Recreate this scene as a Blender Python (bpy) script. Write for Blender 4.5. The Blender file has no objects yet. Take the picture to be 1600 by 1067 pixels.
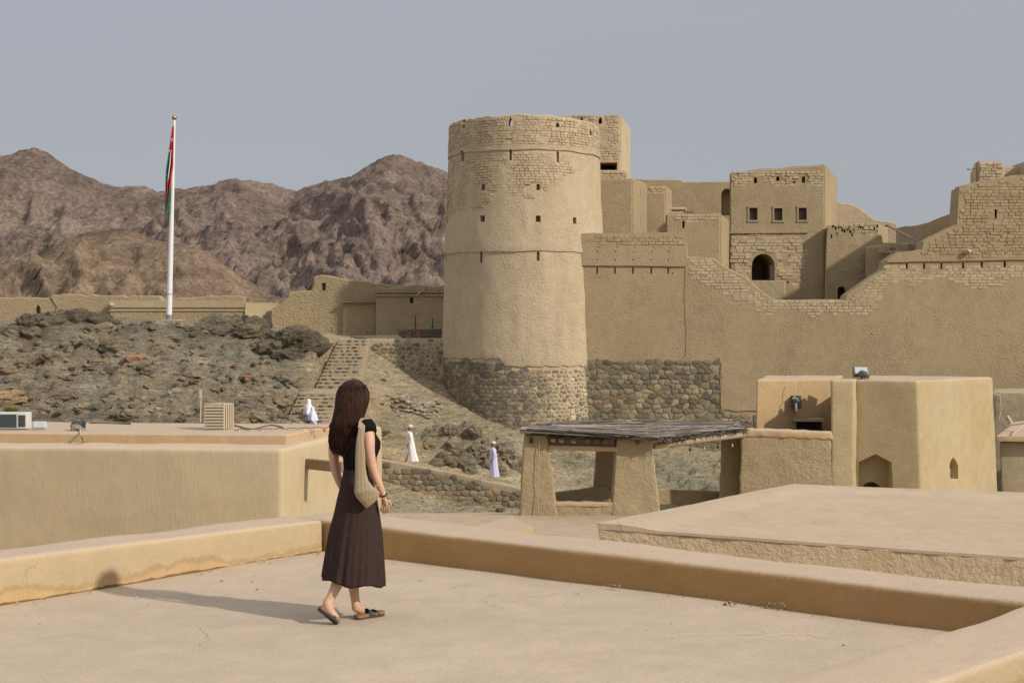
import bpy, bmesh, math, random
import numpy as np
from mathutils import Vector, Matrix

R = math.radians
rnd = random.Random(7)
scene = bpy.context.scene
COL = scene.collection

# ------------------------------------------------------------------ camera
F, H, HZ = 2222.2, 1.97, 520.0          # focal length in photo pixels, eye height, horizon row
cam_data = bpy.data.cameras.new('camera')
cam_data.lens = 50; cam_data.sensor_width = 36
cam_data.shift_y = -13.5 / 1600
cam_data.clip_start = 0.1; cam_data.clip_end = 12000
cam = bpy.data.objects.new('camera', cam_data)
cam.location = (0, 0, H); cam.rotation_euler = (R(90), 0, 0)
COL.objects.link(cam); scene.camera = cam

# ------------------------------------------------------------------ sky, sun, exposure
SUN_EL = R(33.0)
sun_h = Vector((0.858, -0.513, 0)).normalized()
sun_dir = Vector((sun_h.x * math.cos(SUN_EL), sun_h.y * math.cos(SUN_EL), math.sin(SUN_EL)))
world = bpy.data.worlds.new('World'); scene.world = world; world.use_nodes = True
wn = world.node_tree; wn.nodes.clear()
sky = wn.nodes.new('ShaderNodeTexSky'); sky.sky_type = 'NISHITA'; sky.sun_disc = False
sky.sun_elevation = SUN_EL; sky.sun_rotation = math.atan2(sun_h.x, sun_h.y)
sky.air_density = 1.0; sky.dust_density = 3.0; sky.ozone_density = 1.5; sky.altitude = 500
# thin high cloud: the clear sky's colour is pulled towards an even grey-lilac veil
tc = wn.nodes.new('ShaderNodeTexCoord')
mp = wn.nodes.new('ShaderNodeMapping'); mp.inputs['Scale'].default_value = (1.0, 1.0, 5.0)
cn = wn.nodes.new('ShaderNodeTexNoise'); cn.inputs['Scale'].default_value = 1.6; cn.inputs['Detail'].default_value = 4
cr = wn.nodes.new('ShaderNodeValToRGB')
cr.color_ramp.elements[0].position = .3; cr.color_ramp.elements[0].color = (3.32, 3.40, 3.72, 1)
cr.color_ramp.elements[1].position = .75; cr.color_ramp.elements[1].color = (3.60, 3.66, 3.92, 1)
mx = wn.nodes.new('ShaderNodeMix'); mx.data_type = 'RGBA'; mx.inputs['Factor'].default_value = 0.86
bg = wn.nodes.new('ShaderNodeBackground'); bg.inputs['Strength'].default_value = 0.115
wo = wn.nodes.new('ShaderNodeOutputWorld')
L = wn.links.new
L(tc.outputs['Generated'], mp.inputs['Vector']); L(mp.outputs[0], cn.inputs['Vector'])
L(cn.outputs['Fac'], cr.inputs['Fac'])
L(sky.outputs[0], mx.inputs['A']); L(cr.outputs[0], mx.inputs['B'])
# veil brightened overhead to fill the shadows: smooth rise from horizon to zenith
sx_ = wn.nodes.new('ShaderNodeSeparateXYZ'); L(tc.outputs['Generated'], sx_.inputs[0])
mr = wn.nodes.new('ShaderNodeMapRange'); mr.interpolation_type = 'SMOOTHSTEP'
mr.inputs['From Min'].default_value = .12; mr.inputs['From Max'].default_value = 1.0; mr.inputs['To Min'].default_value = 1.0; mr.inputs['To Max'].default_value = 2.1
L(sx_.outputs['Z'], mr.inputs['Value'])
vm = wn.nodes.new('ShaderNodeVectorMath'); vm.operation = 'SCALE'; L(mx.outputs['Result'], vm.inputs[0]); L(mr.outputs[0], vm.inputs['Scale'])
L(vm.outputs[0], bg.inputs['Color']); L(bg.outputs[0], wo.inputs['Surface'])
sl = bpy.data.lights.new('sun', 'SUN'); sl.energy = 3.2; sl.angle = R(1.5); sl.color = (1.0, 0.93, 0.82)
so = bpy.data.objects.new('sun', sl); so.location = (20, -20, 40)
so.rotation_euler = (-sun_dir).to_track_quat('-Z', 'Y').to_euler(); COL.objects.link(so)
vs = scene.view_settings
vs.view_transform = 'Standard'; vs.look = 'None'; vs.exposure = 0.0; vs.gamma = 1.0; vs.use_curve_mapping = False
scene.cycles.volume_bounces = 0

# ------------------------------------------------------------------ helpers
def P(px, py, Y):
    return Vector(((px - 800) / F * Y, Y, H + (HZ - py) / F * Y))
def X_(px, Y): return (px - 800) / F * Y
def Z_(py, Y): return H + (HZ - py) / F * Y

def _h(ix, iy, iz, seed):
    n = (ix * 374761393 + iy * 668265263 + iz * 2147483647 + seed * 974711).astype(np.int64) & 0xffffffff
    n = ((n ^ (n >> 13)) * 1274126177) & 0xffffffff
    n = (n ^ (n >> 16)) & 0xffffffff
    return n / 4294967295.0
def vnoise(x, y, z=None, seed=0):
    x = np.asarray(x, float); y = np.asarray(y, float)
    z = np.zeros_like(x) if z is None else np.asarray(z, float)
    fx, fy, fz = np.floor(x), np.floor(y), np.floor(z)
    ix, iy, iz = fx.astype(np.int64), fy.astype(np.int64), fz.astype(np.int64)
    tx, ty, tz = x - fx, y - fy, z - fz
    tx, ty, tz = [t * t * t * (t * (t * 6 - 15) + 10) for t in (tx, ty, tz)]
    r = 0
    for a in (0, 1):
        for b in (0, 1):
            for c in (0, 1):
                w = (tx if a else 1 - tx) * (ty if b else 1 - ty) * (tz if c else 1 - tz)
                r = r + w * _h(ix + a, iy + b, iz + c, seed)
    return r * 2 - 1
def fbm(x, y, z=None, o=4, seed=0, gain=.5):
    r = 0; a = 1; s = 1; t = 0
    for i in range(o):
        r = r + a * vnoise(np.asarray(x) * s + 13.7 * i, np.asarray(y) * s + 7.1 * i, None if z is None else np.asarray(z) * s, seed + i)
        t += a; a *= gain; s *= 2.03
    return r / t
def ridged(x, y, o=5, seed=0, gain=.5):
    r = 0; a = 1; s = 1; t = 0
    for i in range(o):
        r = r + a * (1 - 2 * np.abs(vnoise(np.asarray(x) * s + 3.3 * i, np.asarray(y) * s - 9.1 * i, None, seed + i)))
        t += a; a *= gain; s *= 2.07
    return r / t

def wloc(o):
    v = Vector((0, 0, 0))
    while o is not None:
        v += Vector(o.location); o = o.parent
    return v
def setp(o, label=None, cat=None, group=None, kind=None):
    if label: o['label'] = label
    if cat: o['category'] = cat
    if group: o['group'] = group
    if kind: o['kind'] = kind
    return o
def thing(name, label, cat, loc=(0, 0, 0), group=None):
    o = bpy.data.objects.new(name, None); COL.objects.link(o); o.location = loc
    o.empty_display_size = .3
    return setp(o, label, cat, group)
def mk(verts, faces, tint=None):
    me = bpy.data.meshes.new('m'); me.from_pydata([tuple(v) for v in verts], [], faces)
    if tint is not None: add_tint(me, tint)
    return me
def add_tint(me, tint):
    a = me.color_attributes.new('tint', 'FLOAT_COLOR', 'POINT')
    t = np.asarray(tint, dtype=np.float32)
    if t.ndim == 1: t = np.tile(t, (len(me.vertices), 1))
    if t.shape[1] == 3: t = np.hstack([t, np.ones((len(t), 1), np.float32)])
    a.data.foreach_set('color', t.astype(np.float32).ravel())
def put(name, me, mat, parent=None, smooth=None, kind=None, base=False, label=None, cat=None, group=None):
    """link mesh data given in world coordinates; smooth = angle in degrees"""
    if parent is not None: off = wloc(parent)
    elif base:
        c = np.array([v.co for v in me.vertices]); off = Vector(((c[:, 0].min() + c[:, 0].max()) / 2, (c[:, 1].min() + c[:, 1].max()) / 2, c[:, 2].min()))
    else: off = Vector((0, 0, 0))
    me.transform(Matrix.Translation(-off)); me.name = name
    o = bpy.data.objects.new(name, me); COL.objects.link(o)
    if parent is not None: o.parent = parent
    else: o.location = off
    me.materials.clear(); me.materials.append(mat)
    if smooth is not None:
        me.polygons.foreach_set('use_smooth', [True] * len(me.polygons))
        if smooth < 180: me.set_sharp_from_angle(angle=R(smooth))
    return setp(o, label, cat, group, kind)

class MB:
    """collects faces for one mesh"""
    def __init__(s): s.v = []; s.f = []; s.t = []
    def add(s, v, f, tint=(1, 1, 1)):
        n = len(s.v); s.v += [tuple(p) for p in v]; s.f += [[i + n for i in q] for q in f]; s.t += [tint] * len(v)
    def box(s, lo, hi, tint=(1, 1, 1)):
        s.hexa([(lo[0], lo[1], lo[2]), (hi[0], lo[1], lo[2]), (hi[0], hi[1], lo[2]), (lo[0], hi[1], lo[2]),
                (lo[0], lo[1], hi[2]), (hi[0], lo[1], hi[2]), (hi[0], hi[1], hi[2]), (lo[0], hi[1], hi[2])], tint)
    def hexa(s, c, tint=(1, 1, 1)):
        s.add(c, [(3, 2, 1, 0), (4, 5, 6, 7), (0, 1, 5, 4), (1, 2, 6, 5), (2, 3, 7, 6), (3, 0, 4, 7)], tint)
    def tube(s, pts, rad, n=8, cap=True, tint=(1, 1, 1)):
        pts = [Vector(p) for p in pts]; m = len(pts)
        rad = rad if hasattr(rad, '__len__') else [rad] * m
        v = []; f = []; up = None
        for i, p in enumerate(pts):
            d = (pts[min(i + 1, m - 1)] - pts[max(i - 1, 0)]).normalized()
            if up is None: up = Vector((0, 0, 1)) if abs(d.z) < .9 else Vector((1, 0, 0))
            a = d.cross(up).normalized(); b = a.cross(d).normalized(); up = b
            for k in range(n):
                t = 2 * math.pi * k / n
                v.append(p + (a * math.cos(t) + b * math.sin(t)) * rad[i])
        for i in range(m - 1):
            for k in range(n):
                k2 = (k + 1) % n
                f.append((i * n + k, i * n + k2, (i + 1) * n + k2, (i + 1) * n + k))
        if cap:
            f.append(tuple(range(n - 1, -1, -1))); f.append(tuple(range((m - 1) * n, m * n)))
        s.add(v, f, tint)
    def mesh(s, tint=False): return mk(s.v, s.f, s.t if tint else None)
    def put(s, name, mat, parent=None, tint=False, **k): return put(name, s.mesh(tint), mat, parent, **k)

def softbox(c8, res=.25, r=.08, amp=.02, nscale=1.3, seed=0, maxn=90, fine=0.0):
    """rounded, gently uneven box spanned by 8 corners (4 bottom ccw, 4 top ccw); closed quads"""
    c = [Vector(p) for p in c8]
    Ls = [max((c[1] - c[0]).length, (c[5] - c[4]).length), max((c[3] - c[0]).length, (c[7] - c[4]).length), max((c[4] - c[0]).length, (c[6] - c[2]).length)]
    ax = []
    for Ln in Ls:
        n = int(min(maxn, max(2, round(Ln / res))))
        a = list(np.linspace(r, Ln - r, n + 1)) if Ln > 2.2 * r else [Ln / 2]
        ax.append([0, r * .3, r * .65] + a + [Ln - r * .65, Ln - r * .3, Ln])
    N = [len(a) for a in ax]
    idx = {}; pv = []; faces = []
    def vid(i, j, k):
        key = (i, j, k)
        if key not in idx: idx[key] = len(pv); pv.append((ax[0][i], ax[1][j], ax[2][k]))
        return idx[key]
    for i in range(N[0] - 1):
        for j in range(N[1] - 1):
            faces.append((vid(i, j, 0), vid(i, j + 1, 0), vid(i + 1, j + 1, 0), vid(i + 1, j, 0)))
            faces.append((vid(i, j, N[2] - 1), vid(i + 1, j, N[2] - 1), vid(i + 1, j + 1, N[2] - 1), vid(i, j + 1, N[2] - 1)))
    for i in range(N[0] - 1):
        for k in range(N[2] - 1):
            faces.append((vid(i, 0, k), vid(i + 1, 0, k), vid(i + 1, 0, k + 1), vid(i, 0, k + 1)))
            faces.append((vid(i, N[1] - 1, k), vid(i, N[1] - 1, k + 1), vid(i + 1, N[1] - 1, k + 1), vid(i + 1, N[1] - 1, k)))
    for j in range(N[1] - 1):
        for k in range(N[2] - 1):
            faces.append((vid(0, j, k), vid(0, j, k + 1), vid(0, j + 1, k + 1), vid(0, j + 1, k)))
            faces.append((vid(N[0] - 1, j, k), vid(N[0] - 1, j + 1, k), vid(N[0] - 1, j + 1, k + 1), vid(N[0] - 1, j, k + 1)))
    q = np.array(pv, float); Lv = np.array(Ls); rr = np.minimum(r, Lv / 2.001)
    inner = np.clip(q, rr, Lv - rr); d = q - inner
    n = np.linalg.norm(d, axis=1, keepdims=True); n[n == 0] = 1
    nrm = d / n
    # keep faces flat, round only where more than one axis is outside
    q = inner + nrm * r
    q = np.clip(q, 0, Lv)
    u, v, w = (q / Lv).T
    C = np.array([tuple(p) for p in c])
    def tri(u, v, w):
        u, v, w = u[:, None], v[:, None], w[:, None]
        return ((1 - u) * (1 - v) * (1 - w) * C[0] + u * (1 - v) * (1 - w) * C[1] + u * v * (1 - w) * C[2] + (1 - u) * v * (1 - w) * C[3]
                + (1 - u) * (1 - v) * w * C[4] + u * (1 - v) * w * C[5] + u * v * w * C[6] + (1 - u) * v * w * C[7])
    W = tri(u, v, w)
    e = 1e-3
    # world direction of the local normal
    dn = tri(u + nrm[:, 0] * e / Lv[0], v + nrm[:, 1] * e / Lv[1], w + nrm[:, 2] * e / Lv[2]) - W
    dn /= (np.linalg.norm(dn, axis=1, keepdims=True) + 1e-12)
    disp = amp * fbm(W[:, 0] * nscale, W[:, 1] * nscale, W[:, 2] * nscale, 3, seed)
    if fine: disp = disp + fine * fbm(W[:, 0] * 7, W[:, 1] * 7, W[:, 2] * 7, 2, seed + 5)
    W = W + dn * disp[:, None]
    return W.tolist(), faces

def bool_cut(vf, cutters, op='DIFFERENCE'):
    """vf, cutters: (verts, faces); returns a new mesh in world coordinates"""
    a = bpy.data.objects.new('tmp', mk(*vf)); b = bpy.data.objects.new('tmp2', mk(*cutters))
    for o in (a, b):
        COL.objects.link(o)
        bm = bmesh.new(); bm.from_mesh(o.data); bmesh.ops.recalc_face_normals(bm, faces=bm.faces); bm.to_mesh(o.data); bm.free()
    m = a.modifiers.new('b', 'BOOLEAN'); m.object = b; m.operation = op; m.solver = 'EXACT'; m.use_self = True
    dg = bpy.context.evaluated_depsgraph_get(); dg.update()
    me = bpy.data.meshes.new_from_object(a.evaluated_get(dg))
    bpy.data.objects.remove(a); bpy.data.objects.remove(b)
    return me

def rough_line(pts, step=.35, amp=.05, seed=0, close=False):
    """resample a polyline in (X, Z) and shake it a little"""
    out = []; g = random.Random(seed)
    for a, b in zip(pts[:-1], pts[1:]):
        d = math.dist(a, b); n = max(1, int(d / step))
        for i in range(n):
            t = i / n; j = amp if i else amp * .4
            out.append((a[0] + (b[0] - a[0]) * t + g.uniform(-j, j) * .5, a[1] + (b[1] - a[1]) * t + g.uniform(-j, j)))
    out.append(pts[-1]); return out
def slab(top_px, Y, zb, depth, step=.35, amp=.05, seed=0, bevel=.07, cutters=None, cap_mat=None, Yf=None):
    """wall whose top follows photo columns/rows at distance Y, down to height zb"""
    Yf = Yf or (lambda px: Y)
    line = rough_line([(X_(x, Yf(x)), Z_(y, Yf(x))) for x, y in top_px], step, amp, seed)
    pts = line + [(line[-1][0], zb), (line[0][0], zb)]
    def yy(x):   # wall plane distance along X (linear between the ends)
        x0, x1 = line[0][0], line[-1][0]
        return Yf(top_px[0][0]) + (Yf(top_px[-1][0]) - Yf(top_px[0][0])) * (x - x0) / (x1 - x0)
    n = len(pts)
    v = [(x, yy(x), z) for x, z in pts] + [(x, yy(x) + depth, z) for x, z in pts]
    f = [tuple(range(n - 1, -1, -1)), tuple(range(n, 2 * n))] + [(i, (i + 1) % n, n + (i + 1) % n, n + i) for i in range(n)]
    bm = bmesh.new(); bv = [bm.verts.new(p) for p in v]
    for q in f: bm.faces.new([bv[i] for i in q])
    bmesh.ops.recalc_face_normals(bm, faces=bm.faces)
    if bevel:
        ed = [e for e in bm.edges if len(e.link_faces) == 2 and e.calc_face_angle(0) > R(40) and min(e.verts[0].co.z, e.verts[1].co.z) > zb + .01]
        bmesh.ops.bevel(bm, geom=ed, offset=bevel, segments=3, affect='EDGES', profile=.5, clamp_overlap=True)
    me = bpy.data.meshes.new('s'); bm.to_mesh(me); bm.free()
    if cutters and cutters.v:
        vf = ([tuple(p.co) for p in me.vertices], [tuple(p.vertices) for p in me.polygons])
        me = bool_cut(vf, (cutters.v, cutters.f))
    return me

def hole(mb, px, py, w, h, Y, depth=.6, shape='box', front=.4, tilt=0):
    """cutter: opening centred on photo px,py with size w x h photo pixels in a wall at distance Y"""
    x0, x1 = X_(px - w / 2, Y), X_(px + w / 2, Y); z0, z1 = Z_(py + h / 2, Y), Z_(py - h / 2, Y)
    y0, y1 = Y - front, Y + depth
    if shape == 'box': pr = [(x0, z0), (x1, z0), (x1, z1), (x0, z1)]
    elif shape == 'point':
        xm = (x0 + x1) / 2; s = z0 + (z1 - z0) * .55
        pr = [(x0, z0), (x1, z0), (x1, s), (xm + (x1 - xm) * .5, s + (z1 - s) * .6), (xm, z1), (xm + (x0 - xm) * .5, s + (z1 - s) * .6), (x0, s)]
    elif shape == 'arch':
        xm = (x0 + x1) / 2; hw = (x1 - x0) / 2; s = z1 - hw * 1.15
        pr = [(x0, z0), (x1, z0)] + [(xm + hw * math.cos(t), s + (z1 - s) * math.sin(t) ** .9) for t in np.linspace(0, math.pi, 13)]
    elif shape == 'gable':
        xm = (x0 + x1) / 2; s = z0 + (z1 - z0) * .78
        pr = [(x0, z0), (x1, z0), (x1, s), (xm, z1), (x0, s)]
    n = len(pr)
    v = [(x, y0, z) for x, z in pr] + [(x, y1, z) for x, z in pr]
    mb.add(v, [tuple(range(n - 1, -1, -1)), tuple(range(n, 2 * n))] + [(i, (i + 1) % n, n + (i + 1) % n, n + i) for i in range(n)])

# ------------------------------------------------------------------ materials
def nodes(name):
    m = bpy.data.materials.new(name); m.use_nodes = True
    nt = m.node_tree; nt.nodes.clear()
    o = nt.nodes.new('ShaderNodeOutputMaterial'); b = nt.nodes.new('ShaderNodeBsdfPrincipled')
    nt.links.new(b.outputs[0], o.inputs['Surface'])
    return m, nt, b
def noise(nt, vec, scale, detail=4, rough=.55, dist=0):
    n = nt.nodes.new('ShaderNodeTexNoise'); n.inputs['Scale'].default_value = scale
    n.inputs['Detail'].default_value = detail; n.inputs['Roughness'].default_value = rough; n.inputs['Distortion'].default_value = dist
    nt.links.new(vec, n.inputs['Vector']); return n.outputs['Fac']
def ramp(nt, fac, stops):
    r = nt.nodes.new('ShaderNodeValToRGB'); e = r.color_ramp.elements
    while len(e) < len(stops): e.new(.5)
    for i, (p, c) in enumerate(stops):
        e[i].position = p; e[i].color = (c, c, c, 1) if not hasattr(c, '__len__') else (*c, 1)
    nt.links.new(fac, r.inputs['Fac']); return r.outputs[0]
def mix(nt, a, b, fac, mode='MIX'):
    m = nt.nodes.new('ShaderNodeMix'); m.data_type = 'RGBA'; m.blend_type = mode
    for s, val in (('A', a), ('B', b)):
        if hasattr(val, 'is_output'): nt.links.new(val, m.inputs[s])
        else: m.inputs[s].default_value = (*val, 1)
    if hasattr(fac, 'is_output'): nt.links.new(fac, m.inputs['Factor'])
    else: m.inputs['Factor'].default_value = fac
    return m.outputs['Result']
def math_(nt, op, a, b=0.0, c=0.0):
    m = nt.nodes.new('ShaderNodeMath'); m.operation = op
    for i, val in enumerate((a, b, c)):
        if hasattr(val, 'is_output'): nt.links.new(val, m.inputs[i])
        else: m.inputs[i].default_value = val
    return m.outputs[0]
def pos(nt, scale=(1, 1, 1), rot=(0, 0, 0)):
    g = nt.nodes.new('ShaderNodeNewGeometry'); m = nt.nodes.new('ShaderNodeMapping')
    m.inputs['Scale'].default_value = scale; m.inputs['Rotation'].default_value = rot
    nt.links.new(g.outputs['Position'], m.inputs['Vector']); return m.outputs[0]
def bump(nt, bsdf, height, dist, strength=1.0):
    b = nt.nodes.new('ShaderNodeBump'); b.inputs['Distance'].default_value = dist; b.inputs['Strength'].default_value = strength
    nt.links.new(height, b.inputs['Height']); nt.links.new(b.outputs[0], bsdf.inputs['Normal'])

def mud(name, a, b, c=None, top=None, lump=4.0, lump_d=.06, fine=22, fine_d=.35, stretch=1.0, tint=False, split=None, var=.16, big=.22, cracks=False, stain=None, coarse_mask=True):
    """earth plaster: two wandering colours, worn patches, lumpy relief"""
    m, nt, bs = nodes(name); p = pos(nt)
    col = mix(nt, a, b, ramp(nt, noise(nt, p, big, 5, .6), [(.35, 0.0), (.65, 1.0)]))
    if c: col = mix(nt, col, c, ramp(nt, noise(nt, pos(nt, (1, 1, .6)), .9, 5, .65), [(.52, 0.0), (.72, .8)]))
    if stain:
        col = mix(nt, col, stain, ramp(nt, noise(nt, pos(nt, (1, 1, .18)), 1.1, 6, .7), [(.55, 0.0), (.75, .55)]))
    v = ramp(nt, noise(nt, p, 2.4, 6, .7), [(.25, 1 - var), (.75, 1 + var * .4)])
    col = mix(nt, col, v, 1.0, 'MULTIPLY')
    g = ramp(nt, noise(nt, p, fine * 1.7, 3, .7), [(.3, 1 - var * .9), (.7, 1.0)])
    col = mix(nt, col, g, 1.0, 'MULTIPLY')
    if tint:
        at = nt.nodes.new('ShaderNodeAttribute'); at.attribute_name = 'tint'
        col = mix(nt, col, at.outputs['Color'], 1.0, 'MULTIPLY')
    nt.links.new(col, bs.inputs['Base Color']); bs.inputs['Roughness'].default_value = .95; bs.inputs['Specular IOR Level'].default_value = .15
    n1 = noise(nt, pos(nt, (1, 1, stretch)), lump * 1.3, 6, .62, 0)
    n1 = ramp(nt, n1, [(.22, 0.0), (.78, 1.0)])
    if coarse_mask:
        mk_ = ramp(nt, noise(nt, p, .45, 3), [(.35, .35), (.65, 1.0)]); n1 = math_(nt, 'MULTIPLY', n1, mk_)
    n2 = noise(nt, pos(nt, (1, 1, stretch)), fine, 4, .65)
    hgt = math_(nt, 'MULTIPLY_ADD', n2, fine_d, n1)
    if split:   # a damp line wanders along the wall: paler above, ochre below, a darker stain between
        g_ = nt.nodes.new('ShaderNodeNewGeometry'); sx = nt.nodes.new('ShaderNodeSeparateXYZ'); nt.links.new(g_.outputs['Position'], sx.inputs[0])
        hz_ = math_(nt, 'MULTIPLY_ADD', noise(nt, pos(nt, (1, 1, 1)), .8, 9, .72), .50, sx.outputs['Z'])
        band_ = ramp(nt, hz_, [(.30, (1.0, .94, .84)), (.325, (.78, .77, .72)), (.35, (.84, .83, .78)), (.365, (.93, .98, 1.06))])
        col = mix(nt, col, band_, 1.0, 'MULTIPLY')
        foot_ = ramp(nt, math_(nt, 'MULTIPLY_ADD', noise(nt, p, 2.2, 7, .7), .09, sx.outputs['Z']), [(.046, (.38, .33, .28)), (.054, (1, 1, 1))]); col = mix(nt, col, foot_, 1.0, 'MULTIPLY')
        nt.links.new(col, bs.inputs['Base Color'])
    if top:     # pale dust and screed on the level tops
        g_ = nt.nodes.new('ShaderNodeNewGeometry'); sx = nt.nodes.new('ShaderNodeSeparateXYZ'); nt.links.new(g_.outputs['Normal'], sx.inputs[0])
        tf_ = math_(nt, 'ADD', sx.outputs['Z'], math_(nt, 'MULTIPLY', noise(nt, p, 3.0, 4), .3))
        tcol = mix(nt, top, v, .6, 'MULTIPLY'); tcol = mix(nt, tcol, g, 1.0, 'MULTIPLY')
        col = mix(nt, col, tcol, ramp(nt, tf_, [(.55, 0.0), (1.0, 1.0)])); nt.links.new(col, bs.inputs['Base Color'])
    if cracks:
        vo = nt.nodes.new('ShaderNodeTexVoronoi'); vo.feature = 'DISTANCE_TO_EDGE'; vo.inputs['Scale'].default_value = .55
        dn = nt.nodes.new('ShaderNodeVectorMath'); dn.operation = 'MULTIPLY_ADD'
        nn = nt.nodes.new('ShaderNodeTexNoise'); nn.inputs['Scale'].default_value = 2.0; nn.inputs['Detail'].default_value = 5
        nt.links.new(p, nn.inputs['Vector']); nt.links.new(nn.outputs['Color'], dn.inputs[0]); dn.inputs[1].default_value = (.8, .8, .8); nt.links.new(p, dn.inputs[2])
        nt.links.new(dn.outputs[0], vo.inputs['Vector'])
        ck = ramp(nt, vo.outputs['Distance'], [(0.0, 0.0), (.006, 1.0)])
        ckm = ramp(nt, noise(nt, p, .6, 2), [(.56, 1.0), (.64, 0.0)])
        ck = math_(nt, 'MAXIMUM', ck, ckm)
        hgt = math_(nt, 'MULTIPLY_ADD', ck, .25, hgt)
        col2 = mix(nt, col, ramp(nt, ck, [(0.0, .72), (1.0, 1.0)]), 1.0, 'MULTIPLY')
        nt.links.new(col2, bs.inputs['Base Color'])
    bump(nt, bs, hgt, lump_d)
    return m
def plain(name, col, rough=.7, metal=0.0, var=.12, nscale=20, bd=0.0, spec=.4):
    m, nt, bs = nodes(name); p = pos(nt)
    v = ramp(nt, noise(nt, p, nscale, 4, .6), [(.3, 1 - var), (.7, 1.0)])
    nt.links.new(mix(nt, col, v, 1.0, 'MULTIPLY'), bs.inputs['Base Color'])
    bs.inputs['Roughness'].default_value = rough; bs.inputs['Metallic'].default_value = metal; bs.inputs['Specular IOR Level'].default_value = spec
    if bd: bump(nt, bs, noise(nt, p, nscale * 1.5, 4), bd)
    return m

M = {}
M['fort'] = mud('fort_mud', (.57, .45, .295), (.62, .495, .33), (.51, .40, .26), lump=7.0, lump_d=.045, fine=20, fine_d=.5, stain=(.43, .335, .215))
M['fort_shade'] = mud('fort_mud_shaded', (.425, .325, .192), (.465, .36, .215), (.39, .295, .17), lump=8.0, lump_d=.032, fine=20, fine_d=.5, stain=(.36, .27, .155))  # darker copy of the fort mud, shade of less sunlit walls in its colour
M['fort_brick'] = mud('fort_brick', (.53, .42, .272), (.575, .46, .30), None, lump=6, lump_d=.012, fine=22, tint=True)
M['ruin'] = mud('ruin_mud', (.47, .37, .22), (.52, .41, .25), (.43, .335, .20), lump=6, lump_d=.10, fine=14, fine_d=.6, coarse_mask=False)
M['ruin_smooth'] = mud('ruin_plaster', (.46, .37, .24), (.48, .38, .24), None, lump=3, lump_d=.03, fine=15)
M['smooth'] = mud('smooth_plaster', (.47, .37, .245), (.50, .40, .27), (.44, .34, .22), lump=2.0, lump_d=.03, fine=18, fine_d=.3)
M['hut'] = mud('hut_mud', (.44, .34, .20), (.49, .385, .235), (.38, .29, .17), lump=5, lump_d=.045, fine=18, fine_d=.6)
M['block'] = mud('block_plaster', (.50, .38, .20), (.53, .425, .255), (.50, .42, .28), top=(.55, .42, .28), lump=12, lump_d=.016, fine=30, fine_d=.6)
M['streak'] = mud('streaked_plaster', (.52, .41, .255), (.56, .445, .28), (.48, .38, .235), top=(.58, .45, .31), lump=9.0, lump_d=.009, fine=30, fine_d=.5, stretch=.25, var=.1)
M['edge'] = mud('clay_edging', (.53, .375, .21), (.55, .40, .24), (.49, .345, .20), top=(.55, .42, .295), lump=3, lump_d=.012, fine=18, fine_d=.4)
M['floor'] = mud('roof_screed', (.515, .405, .288), (.575, .455, .33), (.535, .41, .31), lump=2.4, lump_d=.010, fine=30, fine_d=.3, var=.15, cracks=True)
M['parapet'] = mud('parapet_plaster', (.54, .385, .21), (.53, .39, .225), None, split=True, top=(.55, .42, .295), lump=3.5, lump_d=.010, fine=28, fine_d=.3, var=.12, cracks=True)
M['mortar'] = mud('mortar', (.48, .375, .245), (.43, .33, .21), (.38, .285, .18), lump=7, lump_d=.04, fine=20, fine_d=.5)

def stone_mat():
    m, nt, bs = nodes('stone'); p = pos(nt)
    at = nt.nodes.new('ShaderNodeAttribute'); at.attribute_name = 'tint'
    v = ramp(nt, noise(nt, p, 6, 6, .7), [(.25, .72), (.75, 1.15)])
    col = mix(nt, at.outputs['Color'], v, 1.0, 'MULTIPLY')
    nt.links.new(col, bs.inputs['Base Color']); bs.inputs['Roughness'].default_value = .9; bs.inputs['Specular IOR Level'].default_value = .2
    bump(nt, bs, noise(nt, p, 11, 5, .7), .05); return m
M['stone'] = stone_mat()

def rock_mat(name, cols, sc=1.0, bd=.25, tilt=R(35)):
    m, nt, bs = nodes(name); p = pos(nt); ps = pos(nt, (.5, .8, 2.6), (R(10), tilt, R(20)))
    n = noise(nt, ps, .55 * sc, 8, .68, .6)
    col = ramp(nt, n, cols)
    och = ramp(nt, noise(nt, p, .35 * sc, 6, .65), [(.50, 0.0), (.64, .75)])
    col = mix(nt, col, (.42, .315, .19), och)
    gre = ramp(nt, noise(nt, pos(nt, (1.3, 1, 1)), .16 * sc, 4, .6), [(.46, 0.0), (.62, .55)])
    col = mix(nt, col, (.34, .315, .23), gre)
    at = nt.nodes.new('ShaderNodeAttribute'); at.attribute_name = 'tint'
    col = mix(nt, col, at.outputs['Color'], 1.0, 'MULTIPLY')
    fleck = ramp(nt, noise(nt, ps, 5.5 * sc, 5, .75), [(.34, .35), (.47, 1.0), (.60, 1.1), (.67, 1.9)])
    col = mix(nt, col, fleck, 1.0, 'MULTIPLY')
    nt.links.new(col, bs.inputs['Base Color']); bs.inputs['Roughness'].default_value = .95; bs.inputs['Specular IOR Level'].default_value = .1
    h = math_(nt, 'MULTIPLY_ADD', noise(nt, p, 5 * sc, 5, .7), .5, noise(nt, ps, 1.7 * sc, 8, .72, .8))
    bump(nt, bs, h, bd); return m
M['rock'] = rock_mat('hill_rock', [(.30, (.17, .14, .10)), (.42, (.335, .28, .195)), (.56, (.43, .36, .25)), (.70, (.57, .48, .34))], bd=.75)
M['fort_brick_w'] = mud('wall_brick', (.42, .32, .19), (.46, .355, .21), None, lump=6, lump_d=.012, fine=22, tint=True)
M['mortar_pale'] = mud('pale_mortar', (.45, .355, .235), (.41, .325, .215), (.36, .28, .185), lump=6, lump_d=.04, fine=20)
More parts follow.
